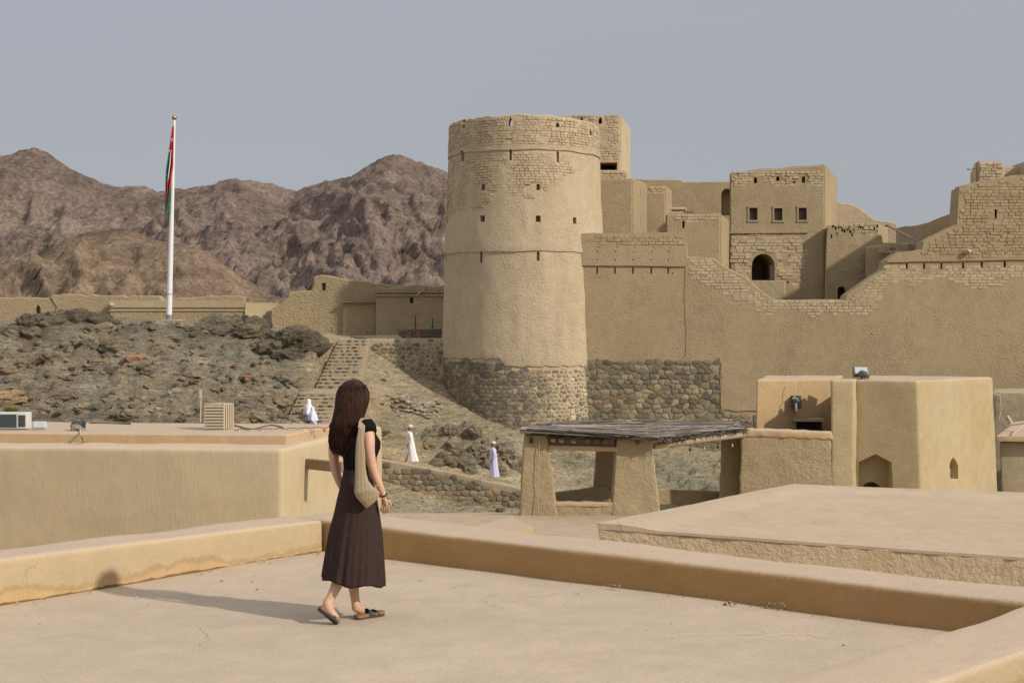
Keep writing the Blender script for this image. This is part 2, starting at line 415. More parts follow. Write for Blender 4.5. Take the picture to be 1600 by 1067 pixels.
M['edge2'] = mud('roof_edge_screed', (.50, .38, .26), (.54, .42, .29), (.46, .345, .235), lump=1.2, lump_d=.02, fine=14, fine_d=.3, var=.12, cracks=True)
def tint_mat(name, rough=.9, sheen=0, nscale=25):
    m, nt, bs = nodes(name); a = nt.nodes.new('ShaderNodeAttribute'); a.attribute_name = 'tint'
    v = ramp(nt, noise(nt, pos(nt), nscale, 4), [(.3, .7), (.7, 1.1)])
    nt.links.new(mix(nt, a.outputs['Color'], v, 1.0, 'MULTIPLY'), bs.inputs['Base Color']); bs.inputs['Roughness'].default_value = rough; return m
M['reed'] = tint_mat('reed')
M['parapet_r'] = mud('ochre_parapet_plaster', (.445, .265, .105), (.43, .27, .12), (.45, .295, .145), top=(.55, .42, .295), lump=3.5, lump_d=.010, fine=28, fine_d=.3, var=.14, cracks=True)  # ochre plaster, colour deepened for the shade on the right parapet
M['recess'] = mud('recess_plaster', (.50, .34, .18), (.53, .37, .20), None, top=(.55, .42, .28), lump=9, lump_d=.014, fine=28)
M['slabwall'] = mud('slab_wall', (.60, .455, .28), (.66, .51, .33), (.52, .39, .235), lump=6, lump_d=.05, fine=16, fine_d=.6)
M['mortar_light'] = mud('light_mortar', (.54, .43, .29), (.50, .395, .265), None, lump=6, lump_d=.04, fine=20)
# ------------------------------------------------------------------ ground, mountains, rocky hill
def grid_mesh(X, Y, Z, tint=None):
    ny, nx = X.shape
    v = np.stack([X, Y, Z], -1).reshape(-1, 3)
    i = np.arange(ny * nx).reshape(ny, nx)
    f = np.stack([i[:-1, :-1], i[:-1, 1:], i[1:, 1:], i[1:, :-1]], -1).reshape(-1, 4)
    me = bpy.data.meshes.new('g')
    me.vertices.add(len(v)); me.vertices.foreach_set('co', v.astype(np.float32).ravel())
    me.loops.add(f.size); me.loops.foreach_set('vertex_index', f.ravel().astype(np.int32))
    me.polygons.add(len(f)); me.polygons.foreach_set('loop_start', np.arange(0, f.size, 4, dtype=np.int32))
    me.update(); me.validate()
    if tint is not None: add_tint(me, tint.reshape(-1, 3))
    return me
def ground_mat():
    m, nt, bs = nodes('desert_ground'); p = pos(nt)
    col = ramp(nt, noise(nt, p, .02, 8, .65), [(.3, (.22, .17, .11)), (.7, (.33, .26, .17))])
    nt.links.new(col, bs.inputs['Base Color']); bs.inputs['Roughness'].default_value = 1
    bump(nt, bs, noise(nt, p, .5, 8, .7), .3); return m
gm = ground_mat()
mb = MB(); s = 7000
mb.add([(-s, -s, -7.5), (s, -s, -7.5), (s, s, -7.5), (-s, s, -7.5)], [(0, 1, 2, 3)])
mb.put('ground', gm, kind='structure')
mb = MB(); mb.add([(-60, 20, -5.35), (60, 20, -5.35), (60, 57.9, -5.35), (-60, 57.9, -5.35)], [(0, 1, 2, 3)])
mb.put('courtyard_ground', M['smooth'], kind='structure')

mb = MB(); mb.box((-60, 20, -7.2), (60, 50.3, -4.45)); mb.put('courtyard_terrace', M['smooth'], kind='structure')

def mountain_mat(name, c0, c1, c2, sc):
    m, nt, bs = nodes(name); p = pos(nt)
    col = ramp(nt, noise(nt, p, .012 * sc, 8, .65, .5), [(.3, c0), (.5, c1), (.7, c2)])
    st = ramp(nt, noise(nt, pos(nt, (1, .6, 2.2), (0, R(38), R(15))), .03 * sc, 8, .72, 1.0), [(.34, .66), (.5, 1.0), (.62, 1.2), (.72, 1.45)])
    col = mix(nt, col, st, 1.0, 'MULTIPLY')
    sp = ramp(nt, noise(nt, p, .28 * sc, 6, .75), [(.38, .62), (.52, 1.0), (.64, 1.3)])
    col = mix(nt, col, sp, 1.0, 'MULTIPLY')
    nt.links.new(col, bs.inputs['Base Color']); bs.inputs['Roughness'].default_value = 1; bs.inputs['Specular IOR Level'].default_value = .05
    h = math_(nt, 'MULTIPLY_ADD', noise(nt, p, .16 * sc, 7, .75), .35, noise(nt, pos(nt, (1, 1, .6)), .035 * sc, 8, .72, .6))
    bump(nt, bs, h, 8 / sc); return m
def mountain(name, crest, Yb, Yc, Yd, zb, amp, seed, mat, nx=760, ny=190, spur=.02):
    xs = np.linspace(crest[0][0], crest[-1][0], nx)
    cz = np.interp(xs, [c[0] for c in crest], [c[1] for c in crest])
    cz = Z_(cz, Yc); v = np.concatenate([np.linspace(0, 1, ny), 1 + np.linspace(.02, .5, 24)])
    Y = np.where(v <= 1, Yb + (Yc - Yb) * v, Yc + (Yd - Yc) * (v - 1) / .5)
    XX = np.outer(np.ones(len(v)), (xs - 800) / F * Yc); YY = np.outer(Y, np.ones(nx)); VV = np.outer(v, np.ones(nx))
    prof = np.where(VV <= 1, .32 * VV + .68 * VV ** 1.7, 1 - (VV - 1) * 1.6)
    base = zb + (cz[None, :] - zb) * prof
    wx = XX + 16 * fbm(XX * .006, YY * .006, None, 4, seed + 3) + (YY - Yc) * .35
    r1 = ridged(wx * spur, YY * spur * .35, 5, seed, .5)
    r2 = ridged(wx * spur * 3.1 + 5, YY * spur * 1.6, 4, seed + 9, .55)
    r3 = ridged(wx * spur * 7.5, YY * spur * 4.5, 4, seed + 20, .6)
    env = np.clip(1 - np.abs(VV - .5) * 2, 0, 1) ** .6
    ZZ = base + amp * (env * (r1 * 1.15 - .25) + .22 * (.30 + env) * r2) + amp * .08 * (r3 - .1) * (.5 + env)
    YY = YY + amp * .35 * env * r2
    return put(name, grid_mesh(XX, YY, ZZ), mat, smooth=180, kind='structure')
crest = [(-260, 300), (-120, 262), (-60, 270), (0, 247), (28, 236), (50, 231), (75, 240), (110, 265), (150, 284), (190, 293), (215, 291), (245, 300), (270, 297), (330, 290), (355, 281),
         (400, 283), (420, 287), (440, 295), (465, 301), (500, 286), (540, 279), (565, 265), (590, 250), (610, 243), (625, 241), (650, 252), (690, 268), (720, 280),
         (800, 300), (900, 330), (1050, 380), (1250, 400), (1500, 410), (1800, 420)]
mountain('mountain_range', crest, 620, 1150, 1500, -8, 27, 11, mountain_mat('far_mountain', (.20, .145, .116), (.255, .188, .15), (.32, .242, .188), 1.0), spur=.02)
fc = [(-260, 470), (-100, 455), (0, 440), (40, 415), (100, 376), (140, 364), (180, 359), (215, 364), (245, 376), (290, 385), (325, 394), (350, 415), (390, 440), (430, 468), (480, 485), (700, 500), (1500, 510)]
mountain('foothill', fc, 300, 470, 600, -7, 13, 41, mountain_mat('foothill_rock', (.18, .128, .092), (.26, .185, .125), (.38, .275, .175), 2.4), nx=480, ny=120, spur=.036)

# terrain between the lower roofs and the fort, from surveyed points (photo column, row, distance)
CP = [(-420, 650, 60), (-200, 655, 60), (0, 662, 60), (150, 662, 60), (300, 662, 60), (440, 672, 61), (-420, 690, 50), (0, 740, 45), (300, 760, 45), (500, 790, 52),
      (-200, 590, 66), (0, 590, 66), (150, 585, 66), (300, 582, 67), (410, 600, 67), (455, 625, 65.5),
      (-300, 520, 74), (0, 512, 74), (100, 505, 74), (200, 512, 73.5), (275, 505, 75.5), (350, 512, 73.5), (430, 532, 73.5), (480, 548, 71.5), (505, 575, 69.5), (490, 605, 67.5),
      (-300, 503, 84), (0, 500, 82), (200, 503, 82), (430, 520, 82), (560, 529, 80), (560, 528.3, 92), (690, 529, 82), (690, 528.5, 92), (100, 503, 92), (300, 506, 92), (800, 529, 90), (275, 503, 79),
      (505, 670, 63.5), (530, 612, 67.2), (570, 540, 74.6),
      (600, 596, 73.6), (640, 600, 73.8), (690, 612, 74), (690, 640, 71), (730, 660, 71), (818, 678, 71), (900, 690, 71.8), (1000, 705, 72), (1150, 715, 72), (1300, 720, 72), (1700, 720, 72),
      (590, 640, 69), (640, 655, 68.8), (580, 700, 66.3), (560, 719, 64.5), (640, 723, 65.2), (771, 748, 66.2), (850, 766, 66.6), (930, 780, 66),
      (690, 685, 68.4), (740, 695, 68.6), (700, 728, 67), (800, 705, 69), (860, 715, 69.2), (1060, 740, 69), (1200, 760, 68), (1500, 770, 66),
      (600, 740, 63.2), (700, 765, 62.9), (815, 795, 62.5), (620, 780, 61), (700, 795, 60), (800, 812, 58.6), (560, 790, 58), (620, 825, 54), (800, 840, 52), (1000, 840, 52), (1500, 840, 52)]
cp = np.array([tuple(P(*c)) for c in CP])
def tps(d2): return d2 * np.log(np.sqrt(d2) + 1e-9)
n = len(cp); A = np.zeros((n + 3, n + 3))
D = ((cp[:, None, :2] - cp[None, :, :2]) ** 2).sum(-1)
A[:n, :n] = tps(D) + np.eye(n) * 2.0; A[:n, n] = 1; A[:n, n + 1:] = cp[:, :2]; A[n, :n] = 1; A[n + 1:, :n] = cp[:, :2].T
W = np.linalg.solve(A, np.concatenate([cp[:, 2], [0, 0, 0]]))
def tz0(x, y):
    x = np.asarray(x, float); y = np.asarray(y, float)
    r = W[n] + W[n + 1] * x + W[n + 2] * y
    for i in range(n): r = r + W[i] * tps((x - cp[i, 0]) ** 2 + (y - cp[i, 1]) ** 2)
    return r
gx = np.arange(-40, 34, .15); gy = np.arange(56, 95, .15)
XX, YY = np.meshgrid(gx, gy)
ZZ = tz0(XX, YY)
def seg_mask(x, y, a, b, w):
    a = np.array(a); b = np.array(b); d = b - a; t = np.clip(((x - a[0]) * d[0] + (y - a[1]) * d[1]) / (d @ d), 0, 1)
    q = np.sqrt((x - a[0] - t * d[0]) ** 2 + (y - a[1] - t * d[1]) ** 2)
    return np.clip(1 - (q - w) / 1.2, 0, 1)
quiet = np.zeros_like(XX)      # path, stairs and wall feet stay calm
for a, b, w in (((X_(500, 64), 64), (X_(530, 67), 67), 1.3), ((X_(530, 67), 67), (X_(556, 74.5), 74.5), 1.4),
                ((X_(560, 64.5), 64.5), (X_(850, 66.6), 66.6), .8), ((X_(600, 73.8), 73.8), (X_(690, 74), 74), .3)):
    quiet = np.maximum(quiet, seg_mask(XX, YY, a, b, w))
flat = np.clip((YY - 77) / 3, 0, 1); rough = (1 - quiet) * (1 - .8 * flat)
rx = XX * .85 + ZZ * .9; ry = YY
strata = ridged(rx * .55 + .4 * ry, ry * .35, 4, 5, .55)
big = ridged(XX * .26, YY * .3, 4, 77, .5)
crest_d = 1 - .75 * np.clip((YY - 70) / 3, 0, 1)
ZZ = ZZ + rough * crest_d * (.32 * (strata - .1) + .5 * (big - .25) * np.clip((-XX) / 12, .25, 1) + .30 * np.abs(fbm(rx * 1.5, ry * 1.1, None, 4, 31, .6)) ** .7 * np.sign(fbm(rx * 1.5, ry * 1.1, None, 4, 31, .6)) + .16 * ridged(rx * 2.6, ry * 2.2, 3, 91, .6)) + quiet * .03 * fbm(XX * 2, YY * 2, None, 3, 3)
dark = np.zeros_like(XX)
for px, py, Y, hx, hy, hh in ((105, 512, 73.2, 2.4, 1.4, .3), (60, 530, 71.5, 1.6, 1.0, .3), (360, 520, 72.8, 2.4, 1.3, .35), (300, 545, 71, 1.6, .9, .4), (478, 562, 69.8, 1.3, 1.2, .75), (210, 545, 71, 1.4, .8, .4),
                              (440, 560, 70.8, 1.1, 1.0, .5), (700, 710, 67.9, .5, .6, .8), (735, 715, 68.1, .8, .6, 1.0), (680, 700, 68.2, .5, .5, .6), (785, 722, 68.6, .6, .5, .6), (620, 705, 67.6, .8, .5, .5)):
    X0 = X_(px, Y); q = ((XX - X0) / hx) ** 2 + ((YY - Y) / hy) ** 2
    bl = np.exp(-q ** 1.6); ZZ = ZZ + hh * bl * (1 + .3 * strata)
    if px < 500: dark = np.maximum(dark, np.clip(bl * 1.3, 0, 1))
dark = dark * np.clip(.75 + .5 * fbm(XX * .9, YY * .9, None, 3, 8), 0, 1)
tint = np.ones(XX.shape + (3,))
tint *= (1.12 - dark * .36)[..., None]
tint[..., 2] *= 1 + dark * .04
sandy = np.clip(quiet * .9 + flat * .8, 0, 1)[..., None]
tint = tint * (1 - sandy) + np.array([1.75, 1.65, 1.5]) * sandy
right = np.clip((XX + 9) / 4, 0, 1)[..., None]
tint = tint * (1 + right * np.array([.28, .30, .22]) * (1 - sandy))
# the stairs, path and path wall are cut into the slope
PXX = XX / YY * F + 800
def band(lo_, hi_, y0, y1): return (PXX > lo_) & (PXX < hi_) & (YY > y0) & (YY < y1)
tA = np.clip((YY - 64) / 2.9, 0, 1); mA = (PXX > 442 + 28 * tA - 6) & (PXX < 512 + 18 * tA + 6) & (YY > 63.2) & (YY < 66.95)
ZZ = np.where(mA, np.minimum(ZZ, Z_(672, 64) + (Z_(613.5, 66.9) - Z_(672, 64)) * tA - .35), ZZ)
mC = band(466, 550, 66.9, 68.3); ZZ = np.where(mC, np.minimum(ZZ, Z_(613.5, 66.9) - .3), ZZ)
tB = np.clip((YY - 68.2) / 6.5, 0, 1); mB_ = (PXX > 494 + 38 * tB - 6) & (PXX < 562 + 15 * tB + 5) & (YY >= 68.2) & (YY < 75)
ZZ = np.where(mB_, np.minimum(ZZ, Z_(606, 68.2) + (Z_(530, 74.9) - Z_(606, 68.2)) * tB - .35), ZZ)
pzz = np.interp(PXX, [520, 590, 640, 771, 860, 950], [Z_(713, 64.5), Z_(718, 64.6), Z_(722.5, 65), Z_(746.5, 66), Z_(763, 66.4), Z_(770, 66.6)])
mP = (PXX > 540) & (PXX < 860) & (YY > 63.2) & (YY < 64.9); ZZ = np.where(mP, np.minimum(ZZ, pzz - .12), ZZ)
foot = Z_(np.interp(PXX, [540, 600, 640, 700, 760, 815], [738, 752, 766, 784, 790, 796]), 63.3)
mF = (PXX > 500) & (PXX < 900) & (YY <= 63.35); ZZ = np.where(mF, np.minimum(ZZ, foot - (63.35 - YY) * .28 + .16 * fbm(XX * 1.3, YY * 1.3, None, 4, 8)), ZZ)
ZZ = np.where(YY < 57.9, np.minimum(ZZ, -5.5), np.where(YY < 60, np.minimum(ZZ, -5.3 + (YY - 57.9) * .15), ZZ))
def th(x, y):       # finished terrain height by lookup
    i = int(round((y - gy[0]) / .15)); j = int(round((x - gx[0]) / .15))
    return float(ZZ[max(0, min(len(gy) - 1, i)), max(0, min(len(gx) - 1, j))])
put('rocky_hill', grid_mesh(XX, YY, ZZ, tint), M['rock'], smooth=180, kind='structure')

def rock_verts(c, r, seed, flatz=.7, n=2, jag=.35):
    g = random.Random(seed)
    bm = bmesh.new(); bmesh.ops.create_icosphere(bm, subdivisions=n, radius=1)
    sx, sy, sz = r * g.uniform(.8, 1.3), r * g.uniform(.8, 1.2), r * flatz * g.uniform(.7, 1.1)
    off = g.uniform(0, 100); a = g.uniform(0, 6.28); ca, sa = math.cos(a), math.sin(a)
    co = np.array([v.co for v in bm.verts])
    k = 1 + jag * vnoise(co[:, 0] * 1.4 + off, co[:, 1] * 1.4, co[:, 2] * 1.4, seed) + jag * .4 * vnoise(co[:, 0] * 3 + off, co[:, 1] * 3, co[:, 2] * 3, seed + 1)
    co = co * k[:, None]
    v = [(c[0] + (p[0] * ca - p[1] * sa) * sx, c[1] + (p[0] * sa + p[1] * ca) * sy, c[2] + p[2] * sz) for p in co]
    f = [tuple(q.index for q in t.verts) for t in bm.faces]; bm.free()
    return v, f
def rock_tint(g):
    return g.choice([(1, .95, .9), (.75, .7, .66), (1.3, 1.2, 1.05), (1.15, .9, .75), (.95, 1.0, .85), (1.5, 1.35, 1.15)])
mb = MB(); g = random.Random(5)
for i in range(2000):
    x = g.uniform(-38, 4); y = g.uniform(58, 75)
    if 64 < y < 73 and X_(440, y) < x < X_(600, y) and (x - X_(505 + (y - 64) * 7, y)) ** 2 < 2.0: continue
    if x > -7.5 and 63.9 < y < 67.2: continue
    if x > -8.5 and g.random() < .75: continue
    r = .05 + .17 * g.random() ** 3
    v, f = rock_verts((x, y, th(x, y) + r * .25), r, i, n=1); mb.add(v, f, rock_tint(g))
mb.put('loose_stones', M['rock'], tint=True, smooth=30, kind='stuff', label='loose grey and tan stones scattered over the rocky hillside')
mb = MB(); g = random.Random(15)
def crag(x, y, r, seed, tn, fl=.55):
    bm = bmesh.new(); bmesh.ops.create_icosphere(bm, subdivisions=3, radius=1); co = np.array([v.co for v in bm.verts]); f = [tuple(q.index for q in t_.verts) for t_ in bm.faces]; bm.free()
    o_ = seed * 3.7 % 91
    k = 1 + .32 * ridged(co[:, 0] * 1.3 + co[:, 2] + o_, co[:, 1] * 1.2 - co[:, 2] * .7, 3, seed % 50) + .16 * vnoise(co[:, 0] * 4 + o_, co[:, 1] * 4, co[:, 2] * 4, 5)
    co = np.round(co * k[:, None] * 5.5) / 5.5 * .55 + co * k[:, None] * .45      # blocky fracture planes
    a = .5 + .35 * math.sin(seed); ca, sa = math.cos(a), math.sin(a); z0 = th(x, y)
    v = [(x + (p[0] * 1.15 * ca - p[2] * sa * .5) * r, y + p[1] * r * .9, z0 - r * .12 + (p[0] * .3 + p[2] * .95) * r * fl) for p in co]
    mb.add(v, f, tn)
for i in range(330):
    for _ in range(30):
        px = g.uniform(-60, 830); y = g.uniform(59, 74)
        x = X_(px, y); ok = True
        if px > 430 and 63 < y < 75.2 and 430 + (y - 63) * 8 < px < 530 + (y - 63) * 6: ok = False
        if px > 530 and (y < 68 and not 66 < y < 68 or y > 70.5): ok = False
        if px > 560 and y < 66.2: ok = False
        if px > 530 and g.random() > .10: ok = False
        if ok: break
    else: continue
    r = .14 + .42 * g.random() ** 2.2; t_ = g.choice([.8, .92, 1.0, 1.1, 1.2, 1.35]); w_ = g.choice([(1, 1, 1), (1.04, .98, .92), (.98, 1.0, .98), (1.06, .97, .9)])
    crag(x, y, r * (.7 if px > 530 else 1), i, (t_ * w_[0], t_ * w_[1], t_ * w_[2]), .6)
for px, py0, Y, r, n__, sx_ in ((105, 510, 73.2, .75, 16, 2.4), (60, 520, 72, .6, 8, 1.5), (360, 520, 72.8, .7, 15, 2.2), (478, 562, 69.9, .72, 13, 1.0), (445, 555, 70.6, .6, 8, .9), (300, 540, 71.5, .5, 7, 1.2), (735, 715, 67.4, .45, 9, 1.0), (690, 705, 67.4, .4, 7, .8), (790, 722, 67.8, .4, 6, .6)):
    for k in range(n__):
        x = X_(px, Y) + g.gauss(0, .5) * sx_; y = Y + g.gauss(0, .45); t_ = g.uniform(.62, .88) if px < 500 else g.uniform(.95, 1.3)
        if px == 478 and x > X_(512, Y): x = X_(500, Y)
        crag(x, y, r * g.uniform(.6, 1.15), 1000 + k + px, (t_, t_ * .97, t_ * .93), .68 if px < 500 else .95)
mb.put('rock_outcrops', M['rock'], tint=True, smooth=24, kind='stuff', label='jagged grey brown rock outcrops breaking through the hillside')
for i, (px, py, Y, r, tn, lab) in enumerate(((211, 558, 67.8, .42, (1.5, .95, .8), 'reddish brown boulder lying in the middle of the hillside'),
                                ((303, 577, 66.5, .36, (1.6, 1.25, 1.0), 'pale pinkish boulder on the slope right of the reddish one')),
                                ((20, 612, 63.5, .5, (1.9, 1.6, 1.3), 'pale tan boulder at the far left of the hillside')),
                                ((385, 588, 66.2, .33, (1.4, .95, .8), 'small red brown boulder low on the slope near the stairs')),
                                ((170, 580, 66.5, .4, (.6, .58, .55), 'dark grey boulder below the reddish one on the slope')),
                                ((128, 643, 61.5, .33, (1.9, 1.7, 1.3), 'pale rock on the slope above the dark floodlight')))):
    x = X_(px, Y); v, f = rock_verts((x, Y, th(x, Y) + r * .3), r, 900 + i, n=3, jag=.5)
    put('boulder', mk(v, f, tn), M['rock'], smooth=25, base=True, label=lab, cat='boulder')

# ------------------------------------------------------------------ stones and bricks
def clip(poly, a, b, c):     # keep a*x+b*y<=c
    out = []
    for i in range(len(poly)):
        p, q = poly[i], poly[(i + 1) % len(poly)]
        dp, dq = a * p[0] + b * p[1] - c, a * q[0] + b * q[1] - c
        if dp <= 0: out.append(p)
        if dp * dq < 0:
            t = dp / (dp - dq); out.append((p[0] + (q[0] - p[0]) * t, p[1] + (q[1] - p[1]) * t))
    return out
STONE_COL = [(.20, .165, .12), (.155, .135, .11), (.24, .19, .135), (.125, .115, .10), (.19, .18, .14), (.27, .215, .15), (.17, .125, .10), (.30, .245, .17), (.16, .155, .135)]
def stones(u0, u1, v0, v1, cw, ch, mapf, inside, gap=.03, prot=.05, seed=0, merge=.15, gapf=None, cols=STONE_COL, lift=1.25, tintf=None):
    """irregular stones over a (u,v) patch -> list of (verts, faces, tint, area)"""
    g = random.Random(seed); seeds = {}; res = []
    nu, nv = int((u1 - u0) / cw) + 1, int((v1 - v0) / ch) + 1
    for j in range(-1, nv + 1):
        for i in range(-1, nu + 1):
            if g.random() < merge: continue
            seeds[(i, j)] = (u0 + (i + .5 + (j % 2) * .5 + g.uniform(-.34, .34)) * cw, v0 + (j + .5 + g.uniform(-.24, .24)) * ch)
    for (i, j), s in seeds.items():
        if not inside(s[0], s[1]): continue
        poly = [(s[0] - cw * 1.2, s[1] - ch), (s[0] + cw * 1.2, s[1] - ch), (s[0] + cw * 1.2, s[1] + ch), (s[0] - cw * 1.2, s[1] + ch)]
        for dj in (-2, -1, 0, 1, 2):
            for di in (-2, -1, 0, 1, 2):
                o = seeds.get((i + di, j + dj))
                if o is None or o == s: continue
                a, b = (o[0] - s[0]) / cw ** 2, (o[1] - s[1]) / ch ** 2
                m = ((o[0] + s[0]) / 2, (o[1] + s[1]) / 2)
                poly = clip(poly, a, b, a * m[0] + b * m[1])
        if len(poly) < 3: continue
        gp = gap * (gapf(*s) if gapf else 1) * g.uniform(.7, 1.4)
        cx = sum(p[0] for p in poly) / len(poly); cy = sum(p[1] for p in poly) / len(poly)
        rad = min(max(math.dist(p, (cx, cy)) for p in poly), 9)
        if rad < gp * 1.5: continue
        # corner cutting
        q = []
        for k in range(len(poly)):
            p0, p1 = poly[k], poly[(k + 1) % len(poly)]
            if math.dist(p0, p1) < .03: q.append(((p0[0] + p1[0]) / 2, (p0[1] + p1[1]) / 2)); continue
            t = g.uniform(.06, .2)
            q.append((p0[0] + (p1[0] - p0[0]) * t, p0[1] + (p1[1] - p0[1]) * t)); q.append((p0[0] + (p1[0] - p0[0]) * (1 - t), p0[1] + (p1[1] - p0[1]) * (1 - t)))
        q = q[:12]
        def shr(pt, d):
            L_ = math.dist(pt, (cx, cy)) or 1; k = max(.15, (L_ - d) / L_); return (cx + (pt[0] - cx) * k, cy + (pt[1] - cy) * k)
        pr = prot * g.uniform(.35, 1.25)
        r0 = [mapf(*shr(p, gp), -.05) for p in q]; r1 = [mapf(*shr(p, gp), pr * .8) for p in q]
        r2 = [mapf(*shr(p, gp + min(.03, rad * .14)), pr * g.uniform(.9, 1.1)) for p in q]
        m = len(q); ctr = mapf(cx, cy, pr * 1.05)
        f = [(k, (k + 1) % m, m + (k + 1) % m, m + k) for k in range(m)] + [(m + k, m + (k + 1) % m, 2 * m + (k + 1) % m, 2 * m + k) for k in range(m)]
        f += [(2 * m + k, 2 * m + (k + 1) % m, 3 * m) for k in range(m)]
        c = g.choice(cols); c = tuple(.8 * q_ + .2 * m_ for q_, m_ in zip(c, (.225, .18, .13))); b_ = g.uniform(.8, 1.25) * lift * (tintf(cx, cy, g) if tintf else 1)
        res.append((r0 + r1 + r2 + [ctr], f, (c[0] * b_, c[1] * b_, c[2] * b_ * g.uniform(.84, .98)), rad))
    return res
def pieces(name, lst, mat, parent, limit=300, smooth=35, many=None):
    lst = sorted(lst, key=lambda s_: -s_[3])
    for v, f, t, a in lst[:limit]: put(name, mk(v, f, t), mat, parent, smooth=smooth)
    if len(lst) > limit:
        mb = MB()
        for v, f, t, a in lst[limit:]: mb.add(v, f, t)
        mb.put(many or name, mat, parent, tint=True, smooth=smooth, kind='stuff')
def bricks(u0, u1, v0, v1, bw, bh, mapf, mask, seed=0, prot=.045, gap=.018):
    """coursed mud bricks over a (u,v) patch; mask(u,v) in 0..1 says how far they stand out"""
    g = random.Random(seed); out = []
    for j in range(int((v1 - v0) / bh) + 1):
        v = v0 + j * bh; u = u0 - g.random() * bw; wob = g.uniform(-.01, .01)
        while u < u1:
            w = bw * g.uniform(.72, 1.28); m = mask(u + w / 2, v + bh / 2)
            if m > .12 and g.random() > .03:
                a = u + gap * g.uniform(.6, 1.5); b = u + w - gap * g.uniform(.2, .9); c = v + gap * .5 + wob; d = v + bh - gap * .5 + wob
                if b - a > .06:
                    pr = prot * m * g.uniform(.35, 1.2)
                    jj = lambda: g.uniform(-.008, .008)
                    e = min(.02, pr * .5)
                    lo = [(a, c), (b, c), (b, d), (a, d)]; hi = [(a + e + jj(), c + e + jj()), (b - e + jj(), c + e + jj()), (b - e + jj(), d - e + jj()), (a + e + jj(), d - e + jj())]
                    vv = [mapf(*p, -.03) for p in lo] + [mapf(*p, pr * .6) for p in lo] + [mapf(*p, pr) for p in hi]
                    ff = [(k, (k + 1) % 4, 4 + (k + 1) % 4, 4 + k) for k in range(4)] + [(4 + k, 4 + (k + 1) % 4, 8 + (k + 1) % 4, 8 + k) for k in range(4)] + [(8, 9, 10, 11)]
                    t = g.uniform(.86, 1.1)
                    out.append((vv, ff, (t, t * g.uniform(.97, 1.02), t * g.uniform(.93, 1.03)), (b - a) * (d - c) * (.5 + m)))
            u += w
    return out

# ------------------------------------------------------------------ the round tower
TX, TY = X_(819, 76), 76.0
tower = thing('round_tower', 'tall round mud brick fort tower with loopholes standing on a rubble stone base', 'tower', (TX, TY, -4))
_rz = [(-4, 4.60), (-3, 4.55), (0, 4.42), (6.09, 4.22), (7, 4.16), (11.24, 4.0), (13.6, 3.93)]
def TR(z): return float(np.interp(z, [a for a, b in _rz], [b for a, b in _rz]))
TW = 200
def stone_top(th_):   # where plaster gives way to stone, by angle (0 = towards the camera, + = right)
    s = .5 + .5 * math.tanh((math.sin(th_) * 4.4 + 1.1) / .12)
    return .67 + (.285 - .67) * s + .03 * math.sin(th_ * 31) + .02 * math.sin(th_ * 57)
tv = []; tf = []
rows = []
zs = list(np.linspace(-4, 0, 9)) 
def ring(zf, rf):
    i0 = len(tv)
    for k in range(TW):
        t = 2 * math.pi * k / TW; z = zf(t); r = rf(t, z)
        tv.append((TX + r * math.sin(t), TY - r * math.cos(t), z))
    rows.append(i0)
def nz(t, z, a=.02): return a * float(vnoise(np.array([t * 9 % 56.5]), np.array([z * 1.1]), None, 4)[0])
for z in np.linspace(-4, -.1, 8): ring(lambda t, z=z: z, lambda t, z: TR(z) - .07)
ring(lambda t: stone_top(t) - .02, lambda t, z: TR(z) - .07)
ring(lambda t: stone_top(t), lambda t, z: TR(z) - .01)
ring(lambda t: stone_top(t) + .06, lambda t, z: TR(z) + .0)
for z in np.linspace(.95, 6.0, 18): ring(lambda t, z=z: z, lambda t, z: TR(z) + nz(t, z, .03))
wv = lambda t: .02 * math.sin(t * 5) + .015 * math.sin(t * 13)
ring(lambda t: 6.07 + wv(t), lambda t, z: TR(z)); ring(lambda t: 6.09 + wv(t), lambda t, z: TR(z) + .06); ring(lambda t: 6.14 + wv(t), lambda t, z: TR(z) + .07)
for z in np.linspace(6.5, 11.0, 16): ring(lambda t, z=z: z, lambda t, z: TR(z) + .02 + .05 * max(0, (8.4 - z) / 2.3) + nz(t, z, .03))
ring(lambda t: 11.22 + wv(t), lambda t, z: TR(z)); ring(lambda t: 11.24 + wv(t), lambda t, z: TR(z) + .07); ring(lambda t: 11.3 + wv(t), lambda t, z: TR(z) + .08)
for z in np.linspace(11.6, 12.8, 5): ring(lambda t, z=z: z, lambda t, z: TR(z) + .04 + nz(t, z))
topz = lambda t: 13.03 + .03 * math.sin(t * 3 + 1) + .05 * float(vnoise(np.array([t * 14]), np.array([2.2]), None, 9)[0]) - .12 * max(0, math.sin(t)) 
ring(lambda t: topz(t) - .05, lambda t, z: TR(z) + .03); ring(topz, lambda t, z: TR(z) - .03); ring(lambda t: topz(t) + .01, lambda t, z: TR(z) - .25)
ring(lambda t: topz(t) - .05, lambda t, z: TR(z) - .5); ring(lambda t: 11.4, lambda t, z: TR(z) - .52)
for a, b in zip(rows[:-1], rows[1:]):
    for k in range(TW): tf.append((a + k, a + (k + 1) % TW, b + (k + 1) % TW, b + k))
tf.append(tuple(rows[-1] + k for k in range(TW))); tf.append(tuple(rows[0] + k for k in range(TW - 1, -1, -1)))
TOWER_HOLES = []
cut = MB()
